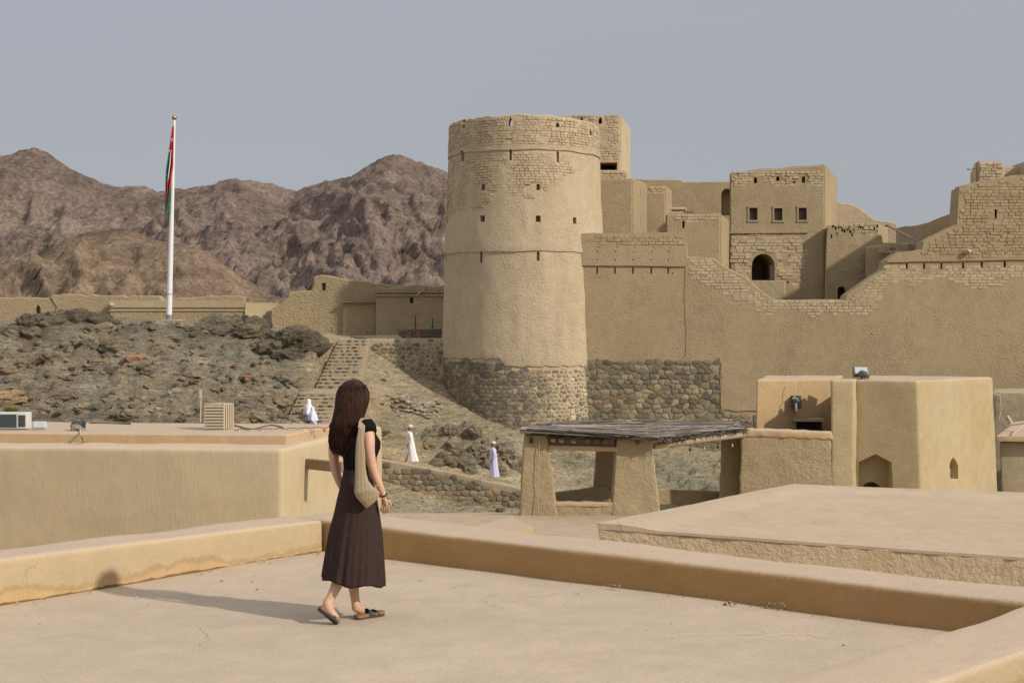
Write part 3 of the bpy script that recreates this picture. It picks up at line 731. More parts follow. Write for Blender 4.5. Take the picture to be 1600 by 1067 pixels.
def thole(px, py, w, h, depth=.5, shape='box'):
    ys = 72.0
    for _ in range(4):
        dx = X_(px, ys) - TX; z = Z_(py, ys); r = TR(z); dx = max(-r * .985, min(r * .985, dx)); ys = TY - math.sqrt(r * r - dx * dx)
    t = math.atan2(dx, TY - ys); z = Z_(py, ys); ww = w * ys / F / max(.3, math.cos(t)); hh = h * ys / F
    TOWER_HOLES.append((t, z, ww, hh))
    pr = [(-ww / 2, -hh / 2), (ww / 2, -hh / 2), (ww / 2, hh / 2), (-ww / 2, hh / 2)]
    if shape == 'point': pr = [(-ww / 2, -hh / 2), (ww / 2, -hh / 2), (ww / 2, 0), (0, hh / 2), (-ww / 2, 0)]
    er = Vector((math.sin(t), -math.cos(t), 0)); et = Vector((math.cos(t), math.sin(t), 0)); c = Vector((TX, TY, z))
    n_ = len(pr); v = [c + er * (r + .4) + et * a + Vector((0, 0, b)) for a, b in pr] + [c + er * (r - depth) + et * a + Vector((0, 0, b)) for a, b in pr]
    cut.add(v, [tuple(range(n_ - 1, -1, -1)), tuple(range(n_, 2 * n_))] + [(i, (i + 1) % n_, n_ + (i + 1) % n_, n_ + i) for i in range(n_)])
for a in ((798, 190, 6.5, 15, .8, 'point'), (871, 195, 6, 9, .35, 'point'), (725, 194, 5, 14, .3, 'box'), (922, 206, 4, 12, .8, 'point'),
          (723, 244, 5, 17, .25), (798, 242.5, 4, 17, .25), (871.5, 245.5, 4, 17, .25), (755, 293, 5.5, 9.5, .4), (841, 292.5, 5.5, 9.5, .4),
          (754, 342, 7.5, 10, .45), (841, 342, 7.5, 10, .45), (897, 345, 5.5, 10, .45), (702, 293, 3, 9, .4), (700, 345, 3, 10, .4), (752, 402, 4, 17, .25), (841, 400.5, 4.5, 14, .25), (697, 402, 3, 14, .25)):
    thole(*a)
put('wall', bool_cut((tv, tf), (cut.v, cut.f)), M['fort'], tower, smooth=28)
def tmap(u, v, d):
    t = u / 4.2; r = TR(v) + d
    return (TX + r * math.sin(t), TY - r * math.cos(t), v)
def clear_holes(t, z):
    for a, b, w, h in TOWER_HOLES:
        if abs(t - a) * 4.2 < w / 2 + .16 and abs(z - b) < h / 2 + .09: return False
    return True
def tmask(u, v):
    t = u / 4.2
    if not clear_holes(t, v) or v > topz(t) - .12: return 0
    nse = float(fbm(np.array([u * .7]), np.array([v * .9]), None, 3, 55)[0])
    if v > 11.38: return max(.6, min(1, .85 + .5 * nse - .35 * max(0, math.sin(t) - .3) * (1 if v < 11.7 else 0)))
    if v > 11.1 or v < 6.2: return 0
    lim = 9.4 + 1.5 * max(-1.6, math.sin(t - .15)) + nse * 1.2     # lower edge of the exposed bricks
    if v < lim: return 0
    return max(0, min(1, .55 + .9 * nse - .9 * max(0, math.sin(t) - .25)))
mbr = MB()
for v, f, t, a in bricks(-4.2 * 2.2, 4.2 * 2.2, 6.3, 12.95, .27, .137, lambda u, v, d: tmap(u, v, d + (.045 if v > 11.3 else .03)), tmask, 3, prot=.038, gap=.017): mbr.add(v, f, t)
mbr.put('brickwork', M['fort_brick'], tower, tint=True, kind='stuff')
st = stones(-4.2 * 1.75, 4.2 * 1.2, -3.9, .8, .28, .20, lambda u, v, d: tmap(u, v, d - .06),
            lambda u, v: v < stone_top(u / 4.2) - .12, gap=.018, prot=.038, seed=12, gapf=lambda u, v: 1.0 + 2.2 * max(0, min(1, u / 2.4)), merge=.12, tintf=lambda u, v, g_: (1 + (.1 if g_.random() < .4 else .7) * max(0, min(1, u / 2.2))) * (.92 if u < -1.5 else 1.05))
pieces('stone', st, M['stone'], tower, many='stonework')
# ------------------------------------------------------------------ curtain wall
WY = 73.0
def cutters(lst, Y=WY):
    mb = MB()
    for a in lst: hole(mb, a[0], a[1], a[2], a[3], Y, *(a[4:]))
    return mb
top_main = [(905, 367), (1072, 363), (1075, 401), (1100, 402), (1117, 404), (1131, 416), (1150, 425), (1166, 433), (1185, 450), (1200, 462), (1210, 468), (1319, 469),
            (1323, 461), (1350, 441), (1368, 429), (1381, 421), (1384, 408), (1402, 395), (1440, 390.5), (1442, 378), (1474, 361), (1494, 352), (1498, 293),
            (1524, 286), (1568, 278), (1600, 274.5), (1680, 268), (1760, 262)]
cw = thing('curtain_wall', 'long high plastered fort wall stepping down and up again right of the round tower', 'wall', (X_(1250, WY), WY, -5))
dots = []
for x in (933, 961, 989, 1017.5, 1044):
    dots += [(x + 3, 386.5, 1.7, 1.5, .2), (x + 1, 393.5, 1.9, 1.9, .3), (x, 406, 1.9, 1.9, .3), (x + 0, 423, 2.3, 10, .3)]
dots += [(1051, 427, 2, 2, .3), (1363, 418.5, 0, 0, 0)][:1]
right_holes = [(1417, 416, 3, 9, .3), (1444, 416, 3, 9, .3), (1471, 416, 3, 9, .3), (1505, 415, 3.4, 9, .3), (1534, 414, 3.4, 9, .3), (1570, 413, 4, 9, .3),
               (1555, 335, 3.6, 15, .45), (1541, 366, 2.2, 2.4, .3), (1574, 365, 2.2, 2.4, .3), (1534, 384, 2.2, 2, .3), (1570, 383.5, 2.2, 2.2, .3), (1534, 396, 2.2, 2.2, .3), (1570, 396, 2.2, 2.2, .3),
               (1362, 522, 2, 2, .2), (1436, 582, 1.5, 1.5, .2), (1505, 347, 3.5, 1.3, .15), (1563, 517, 1.4, 1.4, .2)]
allh = dots + right_holes
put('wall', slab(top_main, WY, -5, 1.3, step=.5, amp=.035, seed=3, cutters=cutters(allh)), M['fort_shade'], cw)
def overlay(px_poly_top, px_bottom, seed, holes):
    line = rough_line([(X_(x, WY), Z_(y, WY) + .02) for x, y in px_poly_top], .4, .04, seed)
    bot = rough_line([(X_(x, WY), Z_(y, WY)) for x, y in px_bottom], .6, .015, seed + 1)
    pts = line + bot; n_ = len(pts); y0, y1 = WY - .085, WY + .55
    v = [(x, y0, z) for x, z in pts] + [(x, y1, z) for x, z in pts]
    f = [tuple(range(n_ - 1, -1, -1)), tuple(range(n_, 2 * n_))] + [(i, (i + 1) % n_, n_ + (i + 1) % n_, n_ + i) for i in range(n_)]
    bm = bmesh.new(); bv = [bm.verts.new(p) for p in v]
    for q in f: bm.faces.new([bv[i] for i in q])
    bmesh.ops.recalc_face_normals(bm, faces=bm.faces)
    ed = [e for e in bm.edges if e.calc_face_angle(0) > R(40) and e.verts[0].co.y < y0 + .01 and e.verts[1].co.y < y0 + .01]
    bmesh.ops.bevel(bm, geom=ed, offset=.035, segments=2, affect='EDGES', clamp_overlap=True)
    me = bpy.data.meshes.new('o'); bm.to_mesh(me); bm.free()
    if holes:
        c = cutters(holes); me = bool_cut(([tuple(p.co) for p in me.vertices], [tuple(p.vertices) for p in me.polygons]), (c.v, c.f))
    return me
put('overhang', overlay([(904, 366.5), (1073, 362.5)], [(1071.5, 417.5), (904, 416)], 5, [d for d in dots if d[1] < 412]), M['fort_shade'], cw)
put('overhang', overlay([(1385, 408), (1402, 394.5), (1439, 390), (1441.5, 377.5), (1474, 360.5), (1493.5, 351.5), (1497.5, 292.5), (1524, 285.5), (1568, 277.5), (1600, 274), (1680, 267.5), (1759, 262)],
                        [(1759, 405), (1600, 407), (1470, 409.5), (1384.5, 410.8)], 8, [d for d in right_holes if d[1] < 405]), M['fort_shade'], cw)
def wtop(px): return float(np.interp(px, [a for a, b in top_main], [b for a, b in top_main]))
def wmap(u, v, d): return (u, WY - d, v)
def omap(u, v, d): return (u, WY - .085 - d, v)
def px_of(u): return u / WY * F + 800
def py_of(v): return HZ - (v - H) * F / WY
def hclear(x, y, hs): return not any(abs(x - h_[0]) < h_[2] / 2 + 5.5 and abs(y - h_[1]) < h_[3] / 2 + 3 for h_ in hs)
def mask_over(u, v):
    x, y = px_of(u), py_of(v)
    nse = float(fbm(np.array([u * .5]), np.array([v * .7]), None, 3, 21)[0])
    if not hclear(x, y, allh): return 0
    if x < 1066:
        return 0 if (y < wtop(x) + 4 or y > 384 + nse * 10 or x < 912) else .75
    if x > 1387 and wtop(x) + 4 < y < 403 and wtop(x - 6) + 4 < y and wtop(x + 6) + 4 < y:
        return max(.25, min(1, .95 + .7 * nse)) if y < 398 else (.5 if nse > -.2 else 0)
    return 0
def mask_main(u, v):
    x, y = px_of(u), py_of(v)
    nse = float(fbm(np.array([u * .5]), np.array([v * .7]), None, 3, 27)[0])
    if not hclear(x, y, allh): return 0
    if x < 1078 or x > 1700: return 0
    t = max(wtop(x), wtop(x - 7), wtop(x + 7))
    if x > 1384: t = 411
    if y < t + 3: return 0
    lim = np.interp(x, [1075, 1130, 1180, 1320, 1360, 1420, 1500, 1600, 1700], [22, 34, 26, 20, 42, 40, 26, 24, 24]) + nse * 22
    d = y - t
    return 0 if d > lim else max(0, min(.9, .85 - .4 * d / lim + nse * .5))
bw, bh = .34, .165
lst = bricks(X_(905, WY), X_(1680, WY), Z_(408, WY), Z_(268, WY), bw, bh, omap, mask_over, 5, prot=.038, gap=.018)
front = [b for b in lst]
mbr = MB()
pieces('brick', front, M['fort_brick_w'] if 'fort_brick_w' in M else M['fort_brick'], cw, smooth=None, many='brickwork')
mbr = MB()
for v, f, t, a in bricks(X_(1060, WY), X_(1700, WY), Z_(520, WY), Z_(400, WY), bw, .15, wmap, mask_main, 9, prot=.03, gap=.02): mbr.add(v, f, t)
mbr.put('lower_brickwork', M['fort_brick'], cw, tint=True, kind='stuff')
# rubble base of the wall with a plaster edge stepping down
def base_in(u, v):
    x, y = px_of(u), py_of(v)
    e = 4 * math.sin(x * .21) + 2 * math.sin(x * .5)
    return y > 563 + e * .3 and ((x < 1122 + e * .5) or y > 643 + e * .5) and x > 895
st = stones(X_(895, WY), X_(1195, WY), Z_(745, WY), Z_(560, WY), .35, .25, lambda u, v, d: wmap(u, v, d + .005), base_in, gap=.02, prot=.05, seed=4, merge=.16,
            lift=1.2, cols=[(.22, .175, .125), (.17, .145, .105), (.27, .21, .145), (.13, .12, .095), (.20, .185, .14), (.30, .24, .165), (.17, .13, .10), (.33, .26, .175)])
pieces('stone', st, M['stone'], cw, many='stonework')
mb = MB()
mp_ = [(1127, 562), (1700, 560), (1700, 700), (1186, 700), (1186, 643), (1127, 640)]
pts = rough_line([(X_(a, WY), Z_(b, WY)) for a, b in [(1127, 566), (1125, 600), (1127, 640), (1150, 642), (1186, 642), (1186, 700)]], .3, .05, 4)
pts = pts + [(X_(1700, WY), Z_(700, WY)), (X_(1700, WY), Z_(566, WY))]
n_ = len(pts); v = [(x, WY - .055, z) for x, z in pts] + [(x, WY + .02, z) for x, z in pts]
mb.add(v, [tuple(range(n_ - 1, -1, -1)), tuple(range(n_, 2 * n_))] + [(i, (i + 1) % n_, n_ + (i + 1) % n_, n_ + i) for i in range(n_)])
mb.put('plaster_patch', M['fort_shade'], cw)
mb = MB()       # two rain spouts and the thin joint between the two stretches of wall
mb.tube([P(1071.5, 419, WY - .03), P(1070, 470, WY - .03), P(1073, 520, WY - .03), P(1072, 556, WY - .03)], .012, 5)
mb.put('vertical_seam', M['fort_shade'], cw)
v, f = rock_verts(P(1511, 393, WY - .15), .2, 61, n=2); put('clay_knob', mk(v, f, (1, 1, 1)), M['fort_brick'], cw, smooth=40)

# ------------------------------------------------------------------ fort buildings behind the wall
def plan(pts_px, ytop, yref, zb=-3, bat=.0, bev=.09, seed=0, cut_=None, amp=.05, tops=None):
    """prism from plan corners (photo column, distance), top at photo row ytop for distance yref, walls leaning in by bat"""
    z1 = Z_(ytop, yref)
    b = [Vector((X_(x, y), y)) for x, y in pts_px]; c = sum(b, Vector((0, 0))) / len(b)
    g = random.Random(seed); n0 = len(b); bot = []; top = []
    hh = z1 - zb
    for i in range(n0):
        p, q = b[i], b[(i + 1) % n0]; m = max(1, int((q - p).length / .9))
        for k in range(m):
            t = p + (q - p) * k / m
            tz = z1 if tops is None else (z1 + tops[i] * (1 - k / m) + tops[(i + 1) % n0] * k / m)
            inw = (c - t).normalized() * bat * hh
            bot.append((t.x - inw.x, t.y - inw.y, zb)); top.append((t.x, t.y, tz + (g.uniform(-amp, amp) if k else 0)))
    n_ = len(bot); bm = bmesh.new()
    vb = [bm.verts.new(p) for p in bot]; vt = [bm.verts.new(p) for p in top]
    bm.faces.new(vb[::-1]); bm.faces.new(vt)
    for i in range(n_): bm.faces.new([vb[i], vb[(i + 1) % n_], vt[(i + 1) % n_], vt[i]])
    bmesh.ops.recalc_face_normals(bm, faces=bm.faces)
    ed = [e for e in bm.edges if e.calc_face_angle(0) > R(25) and max(e.verts[0].co.z, e.verts[1].co.z) > zb + .1]
    bmesh.ops.bevel(bm, geom=ed, offset=bev, segments=3, affect='EDGES', clamp_overlap=True)
    me = bpy.data.meshes.new('p'); bm.to_mesh(me); bm.free()
    if cut_ and cut_.v: me = bool_cut(([tuple(p.co) for p in me.vertices], [tuple(p.vertices) for p in me.polygons]), (cut_.v, cut_.f))
    return me
def B(name, label, cat, Y, px=None): return thing(name, label, cat, (X_(px or 1000, Y), Y, -3))

def face_bricks(par, x0, x1, y0, y1, Y, seed, prot=.05, amt=.8, holes=(), bw=.32, bh=.155, lean=0, name='brickwork', front=0.0, fade=True):
    def mp(u, v, d): return (u, Y - d - front + lean * (v - Z_(y1, Y)), v)
    def mkf(u, v):
        x = u / Y * F + 800; y = HZ - (v - H) * F / Y
        if not (x0 + 1 < x < x1 - 3 and y0 < y < y1): return 0
        if any(abs(x - h_[0]) < h_[2] / 2 + 5 and abs(y - h_[1]) < h_[3] / 2 + 2.5 for h_ in holes): return 0
        nse = float(fbm(np.array([u * .6 + seed]), np.array([v * .8]), None, 3, seed)[0])
        return max(0, min(1, amt + nse * 1.1 - 1.3 * max(0, (y - y1 + (y1 - y0) * .45) / (y1 - y0)) * (1 if fade else 0)))
    mb = MB()
    for v, f, t, a in bricks(X_(x0, Y), X_(x1, Y), Z_(y1, Y), Z_(y0, Y), bw, bh, mp, mkf, seed, prot=prot, gap=.02): mb.add(v, f, t)
    if mb.v: mb.put(name, M['fort_brick'], par, tint=True, kind='stuff')

# upper keep behind the round tower
t = B('upper_keep', 'brick keep block with a long dark opening rising just behind the round tower', 'tower', 84, 930)
hs = [(938, 188, 5, 11, 3.0, 'point'), (909, 187, 4, 5, .5), (951, 260, 27, 12, 3.0)]
put('wall', plan([(850, 84), (970, 84), (985, 89), (860, 89)], 179, 84, -3, .004, seed=1, cut_=cutters(hs, 84), tops=[-.12, 0, -.05, -.05]), M['fort'], t)
face_bricks(t, 896, 969, 181, 266, 84, 61, prot=.06, amt=.9, holes=hs)
t = B('brick_plinth', 'low brick plinth under the upper keep, right of the tower', 'wall', 83.2, 950)
put('wall', plan([(900, 83.3), (980, 83.3), (988, 90), (905, 90)], 267, 83.3, -3, 0, seed=2), M['fort'], t)
face_bricks(t, 930, 979, 268, 280, 83.3, 63, amt=.9)
t = B('tower_annex', 'plain rough plastered block with a sunlit side standing right behind the round tower', 'building', 82, 960)
sl_ = MB()
for px, py, h_ in ((1001, 303, 12), (1006, 305, 12), (1001, 345, 13)):
    k_ = (px - 800) / F; xa_ = X_(989, 82); sy = (X_(1011, 88) - xa_) / 6; Yk = (xa_ - 82 * sy) / (k_ - sy); c = P(px, py, Yk) + Vector((-.42, 0, 0)); sl_.hexa([c + Vector(q) for q in ((-.5, -.1, -h_ * .019), (.5, -.1, -h_ * .019), (.5, .1, -h_ * .019), (-.5, .1, -h_ * .019), (-.5, -.1, h_ * .019), (.5, -.1, h_ * .019), (.5, .1, h_ * .019), (-.5, .1, h_ * .019))])
put('wall', plan([(920, 82), (989, 82), (1011, 88), (925, 88)], 279, 82, -3, .003, seed=3, tops=[0, .0, .35, .3], cut_=sl_), M['fort_shade'], t)
t = B('wall_pier', 'narrow tall brick pier with a bright right side between the annex and the small house', 'wall', 88.5, 1030)
put('wall', plan([(1005, 88.5), (1040, 88.5), (1050, 91), (1012, 91)], 290, 88.5, -3, .002, seed=4), M['fort_shade'], t)
face_bricks(t, 1013, 1039, 292, 304, 88.5, 65, amt=.85)
t = B('rear_wall', 'long straight wall behind the fort courtyard with a shadowed arched niche at its right end', 'wall', 95, 1080)
put('wall', slab([(985, 279), (1015, 281), (1065, 281), (1067, 284), (1180, 283)], 95, -3, 1.0, step=.8, amp=.03, seed=5,
                 cutters=cutters([(1136, 316, 18, 42, .8, 'arch')], 95)), M['fort_shade'], t)
t = B('stepped_stair_wall', 'small stepped brick stair block in front of the rear wall', 'wall', 90, 1070)
put('wall', slab([(1040, 324), (1072, 324), (1074, 329), (1083, 329), (1084, 335), (1100, 336)], 90, -3, 1.5, amp=.02, seed=6, cutters=cutters([(1060, 329, 22, 2.5, .25)], 90)), M['fort'], t)
t = B('small_house', 'small plain plastered house with one slit window in front of the gatehouse', 'house', 80, 1090)
put('wall', plan([(1040, 80), (1126, 80), (1139, 84), (1045, 84)], 334, 80, -3, .004, seed=7, cut_=cutters([(1068, 351, 4, 11, .4)], 80), tops=[.02, .05, .0, 0]), M['fort_shade'], t)
face_bricks(t, 1052, 1124, 337, 348, 80, 67, amt=.45)

# gatehouse
GY = 86
t = B('gatehouse', 'tall square gatehouse with three shuttered windows above a dark pointed arch', 'building', GY, 1215)
gh = [(1180.5, 282, 5, 9, 1.6), (1215.5, 279.5, 5, 7, .6), (1255.5, 281, 5.5, 10, .45), (1241, 285, 4.5, 3, .3), (1177, 334.5, 13, 20, .6), (1216, 335, 13, 20, .6), (1254, 334.5, 13, 20, .6),
      (1192.5, 417.5, 36, 42, 4.2, 'arch'), (1233, 399, 2, 2, .3), (1231, 441, 3, 3, .3), (1219, 408, 2, 2, .3)]
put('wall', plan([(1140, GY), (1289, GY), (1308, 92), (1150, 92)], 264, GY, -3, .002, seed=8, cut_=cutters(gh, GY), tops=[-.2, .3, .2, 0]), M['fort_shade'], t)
face_bricks(t, 1143, 1288, 266, 292, GY, 71, prot=.07, amt=.75, holes=gh)
face_bricks(t, 1143, 1262, 366, 452, GY, 73, prot=.09, amt=.35, holes=gh, bw=.42, bh=.2)
mb = MB(); a = P(1139, 362.5, GY); b = P(1262, 361.5, GY)
mb.hexa([(a.x, GY - .1, a.z - .1), (b.x, GY - .1, b.z - .1), (b.x, GY + .1, b.z - .1), (a.x, GY + .1, a.z - .1), (a.x, GY - .1, a.z + .03), (b.x, GY - .1, b.z + .03), (b.x, GY + .1, b.z + .03), (a.x, GY + .1, a.z + .03)])
mb.put('ledge', M['fort_shade'], t)
wood = plain('old_frame_wood', (.36, .28, .19), .8, bd=.01); grille = plain('brown_shutter', (.13, .075, .05), .7)
for i, (px, py) in enumerate(((1177, 334.5), (1216, 335), (1254, 334.5))):
    c = P(px, py, GY); w, h = 7.6 * GY / F, 11 * GY / F
    mb = MB()
    for s in (-1, 1):
        mb.box((c.x + s * w - .05, GY - .05, c.z - h), (c.x + s * w + .05, GY + .12, c.z + h)); mb.box((c.x - w - .07, GY - .06, c.z + s * h - .06), (c.x + w + .07, GY + .12, c.z + s * h + .06))
    wf = mb.put('window', wood, t)
    mb = MB(); mb.box((c.x - w + .05, GY + .17, c.z - h + .05), (c.x + w - .05, GY + .2, c.z + h - .05))
    if i == 0:
        mb = MB(); mb.box((c.x - w + .05, GY + .17, c.z - h + .05), (c.x - .04, GY + .2, c.z + h - .05)); mb.put('open_shutter', grille, wf)
    else: mb.put('shutter', grille, wf)
    mb = MB()
    for k in range(4): x = c.x - w + .12 + k * (2 * w - .24) / 3; mb.tube([(x, GY + .12, c.z - h + .05), (x, GY + .12, c.z + h - .05)], .012, 5)
    for k in range(5): z = c.z - h + .12 + k * (2 * h - .24) / 4; mb.tube([(c.x - w + .05, GY + .115, z), (c.x + w - .05, GY + .115, z)], .01, 5)
    mb.put('grille', grille, wf)
mb = MB()       # white lattice gate leaf in the arch
for k in range(4): x = X_(1205 + k * 1.6, GY + .5); mb.tube([(x, GY + .5, Z_(436, GY)), (x, GY + .5, Z_(414, GY))], .016, 5)
for k in range(7): z = Z_(435 - k * 3.3, GY); mb.tube([(X_(1204.5, GY), GY + .5, z), (X_(1210.5, GY), GY + .5, z)], .016, 5)
mb.put('lattice_gate', plain('pale_lattice', (.6, .58, .55), .6), t)
t = B('entrance_stoop', 'low pale plaster stoop below the dark arch of the gatehouse', 'stoop', 84.6, 1200)
put('plaster', plan([(1174, 84.6), (1226, 84.6), (1228, 85.9), (1176, 85.9)], 438, 84.6, -1, 0, seed=9, bev=.04), M['ruin_smooth'], t)

# bastion right of the gatehouse
BY = 85.2
t = B('leaning_bastion', 'tapering bastion with a crumbling top and a tiny dark arched doorway', 'tower', BY, 1335)
v8 = [(X_(1280, BY - .3), BY - .3, -3), (X_(1392, BY - .3), BY - .3, -3), (X_(1398, 90), 90, -3), (X_(1283, 90), 90, -3),
      (X_(1292, BY), BY, Z_(352, BY)), (X_(1372, BY), BY, Z_(349, BY)), (X_(1387, 89.8), 89.8, Z_(347, BY)), (X_(1300, 89.8), 89.8, Z_(349, BY))]
vf = softbox(v8, .5, .1, .04, .8, 5, fine=.02)
cc = cutters([(1314.5, 457, 13, 19, 1.2, 'arch'), (1319.5, 425, 2, 2, .3), (1348, 425, 2, 2, .3)], BY)
g = random.Random(8)
for k in range(26):      # holes where the top has crumbled
    x = 1299 + k * 2.9 + g.uniform(-1, 1); y = 353 + g.random() ** 2 * 18
    hole(cc, x, y, g.uniform(2.2, 4), g.uniform(2.5, 7), BY + .1, .22, 'box')
put('wall', bool_cut(vf, (cc.v, cc.f)), M['fort_shade'], t)
face_bricks(t, 1296, 1370, 351, 375, BY, 81, prot=.16, amt=.15, bw=.28, bh=.2, front=-.06)
t = B('side_turret', 'low square turret with a rounded brick rim in front of the leaning bastion', 'tower', 84.2, 1390)
vf = softbox([(X_(1350, 84.2), 84.2, -3), (X_(1425, 83.4), 83.4, -3), (X_(1440, 88), 88, -3), (X_(1356, 88), 88, -3),
              (X_(1352.5, 84.2), 84.2, Z_(385, 84.2)), (X_(1420, 83.4), 83.4, Z_(379, 83.4)), (X_(1436, 88), 88, Z_(379, 86)), (X_(1358, 88), 88, Z_(383, 86))], .5, .15, .04, .8, 6)
put('wall', mk(*vf), M['fort_shade'], t, smooth=40)
face_bricks(t, 1373, 1418, 381, 400, 83.6, 83, amt=.5)
t = B('curved_rear_wall', 'sunlit wall with a sloping curved top between gatehouse and bastion', 'wall', 92, 1350)
put('wall', slab([(1300, 317), (1312, 317), (1328, 318), (1340, 323), (1352, 331), (1364, 341), (1372, 344), (1392, 346), (1400, 350)], 92, -3, 1.0, amp=.03, seed=9), M['fort'], t)
t = B('shaded_rampart', 'dark shaded rampart with a sagging top left of the big brick wall', 'wall', 88, 1440)
def ry(px): return float(np.interp(px, [1380, 1510], [112, 77]))
put('wall', slab([(1380, 346), (1395, 345), (1412, 351), (1425, 350), (1443, 346), (1462, 344.5), (1476, 341), (1490, 334), (1510, 326)], 90, -3, .8, amp=.03, seed=10, Yf=ry), M['fort_shade'], t)
mb = MB(); mb.tube([P(1386, 352, 92), P(1437, 379, 86)], .06, 6); put('sloping_pole', mb.mesh(), plain('dusty_pole', (.3, .23, .15), .9), base=True,
    label='thin sloping pole against the dark shaded rampart', cat='pole')
t = B('corner_turret', 'pale brick turret rising behind the big brick wall at the right edge', 'tower', 78, 1560)
hs = [(1528, 268, 7, 40, .5)]
put('wall', plan([(1523, 78), (1567, 78), (1569, 80.5), (1640, 80.5), (1650, 84), (1516, 84)], 252, 78, -3, 0, seed=11, cut_=cutters(hs, 78)), M['fort'], t)
face_bricks(t, 1534, 1566, 254, 290, 78, 85, amt=.6)
t2 = MB(); t2.tube([P(1512, 265, 77.9), P(1524, 263.5, 78.3)], .05, 6); t2.put('spout', plain('grey_spout', (.25, .22, .19), .8), t)
mb = MB(); mb.box((X_(1640, 76), 76, -3), (X_(1760, 76), 84, Z_(240, 76))); put('rampart_block', mb.mesh(), M['fort'], base=True, label='tall block past the corner turret casting its shadow there', cat='building')

# ------------------------------------------------------------------ ruined walls on the left
t = thing('long_mud_wall', 'long low weathered mud wall behind the rocky crest left and right of the flagpole', 'wall', (X_(200, 90), 90, 0))
put('wall', slab([(-300, 466), (0, 465), (79, 465), (81, 460), (174, 461), (177, 462), (249, 462), (253, 469), (270, 467), (300, 465), (330, 462), (380, 463)], 90, -1, 1.0, step=.4, amp=.06, seed=12, bevel=.1,
                 cutters=cutters([(59.5, 483, 8, 15, .45, 'point')], 90)), M['ruin'], t)
mb = MB(); mb.tube([P(79.5, 463, 89.96), P(90.5, 480, 89.96), P(79.8, 505, 89.96)], .05, 5); mb.put('joint', M['ruin'], t)
t = thing('plastered_low_house', 'low house with a smooth sunlit plaster end wall right of the flagpole', 'house', (X_(300, 89), 89, 0))
put('wall', plan([(171, 89), (381, 89), (436, 96), (180, 96)], 472, 89, .2, 0, seed=13, amp=.04, bev=.07, tops=[.0, .0, .1, .1]), M['ruin'], t)
mb = MB()
for a_, b_ in ((469.5, 480.5), (484, 486)):
    p0 = P(171, b_, 89); p1 = P(382, a_, 89); mb.box((p0.x, 88.93, p0.z), (p1.x, 89.05, p1.z))
mb.put('cornice', M['smooth'], t)
p = [P(382, 474, 89 - .04), P(436, 478, 96), P(436, 530, 96), P(382, 530, 89 - .04)]
n3 = Vector((.89, -.61, 0)); mb = MB(); mb.hexa([p[3] + n3 * .06, p[2] + n3 * .06, p[2] - n3 * .05, p[3] - n3 * .05, p[0] + n3 * .06, p[1] + n3 * .06, p[1] - n3 * .05, p[0] - n3 * .05])
mb.put('plastered_end_wall', M['ruin_smooth'], t)
mb = MB(); mb.box((X_(175, 89) - .05, 88.8, Z_(477, 89)), (X_(175, 89) + .12, 88.93, Z_(474, 89))); mb.put('wall_lamp', plain('white_enamel', (.7, .7, .68), .5), t)
t = thing('ruined_hall', 'large ruined mud hall with a broken top edge left of the round tower', 'ruin', (X_(510, 92), 92, 0))
put('wall', slab([(425, 480), (437, 476), (448, 466), (451, 456), (486, 454), (489, 445), (490, 433), (500, 429), (522, 432), (545, 436), (575, 440), (607, 444), (640, 447), (700, 450)], 92, -1, 1.4, step=.4, amp=.08, seed=14, bevel=.1,
                 cutters=cutters([(506, 448, 6, 12, .45)], 92)), M['ruin'], t)
put('recessed_wall', slab([(536, 471), (590, 472)], 91.75, .2, .2, amp=.03, seed=15, bevel=.03), M['ruin'], t)
mb = MB(); a = P(535, 472.5, 91.6); b = P(589, 471.5, 91.6); mb.box((a.x, 91.45, a.z), (b.x, 91.75, b.z)); mb.put('ledge', M['ruin'], t)
t = thing('ruined_house', 'ruined house wall with a small black loophole and a clay spout beside the tower', 'ruin', (X_(640, 80.5), 90.6, 0))
put('wall', slab([(588, 450), (590, 447), (604, 452), (615, 448), (640, 446), (668, 446), (685, 446), (720, 448)], 90.7, -1, 2.2, step=.3, amp=.07, seed=16, bevel=.08,
                 cutters=cutters([(643, 469, 5.5, 9, .6, 'arch')], 90.7)), M['ruin'], t)
mb = MB()
for y in (456.5, 461.5): a = P(587, y, 90.7); b = P(720, y - 1, 90.7); mb.box((a.x, 90.58, a.z - .04), (b.x, 90.72, b.z + .02))
mb.put('ledge', M['ruin'], t)
mb = MB(); mb.tube([P(650, 462, 90.7), P(666, 450, 90.3)], [.07, .05], 8); mb.put('spout', M['edge'], t)
mb = MB(); mb.tube([P(665.2, 450.6, 90.32), P(666.6, 449.4, 90.28)], .052, 8); mb.put('spout_tip', plain('dark_red', (.22, .05, .03), .7), t)

# ------------------------------------------------------------------ stairs and stone terrace wall
rub = [(.22, .18, .14), (.15, .12, .095), (.26, .21, .155), (.19, .18, .15), (.31, .245, .175)]
tw = thing('stone_terrace_wall', 'retaining wall of dark stones in pale mortar between the stairs and the round tower', 'wall', (X_(640, 73), 73, -2))
put('wall', slab([(572, 529.5), (607, 529.5), (692, 529.5), (700, 530)], 75.1, -3, 1.2, step=.6, amp=.02, seed=17, bevel=.05), M['mortar_light'], tw)
st = stones(X_(577, 75.1), X_(692, 75.1), Z_(606, 75.1), Z_(531, 75.1), .30, .22, lambda u, v, d: (u, 75.1 - d, v), lambda u, v: X_(578, 75.1) < u < X_(690, 75.1) and v < Z_(532, 75.1), gap=.045, prot=.06, seed=21, merge=.12, cols=rub)
pieces('stone', st, M['stone'], tw, many='stonework')
tw2 = thing('stone_terrace_step_wall', 'pale rubble wall at the head of the stairs left of the top steps', 'wall', (X_(490, 74), 74, -2))
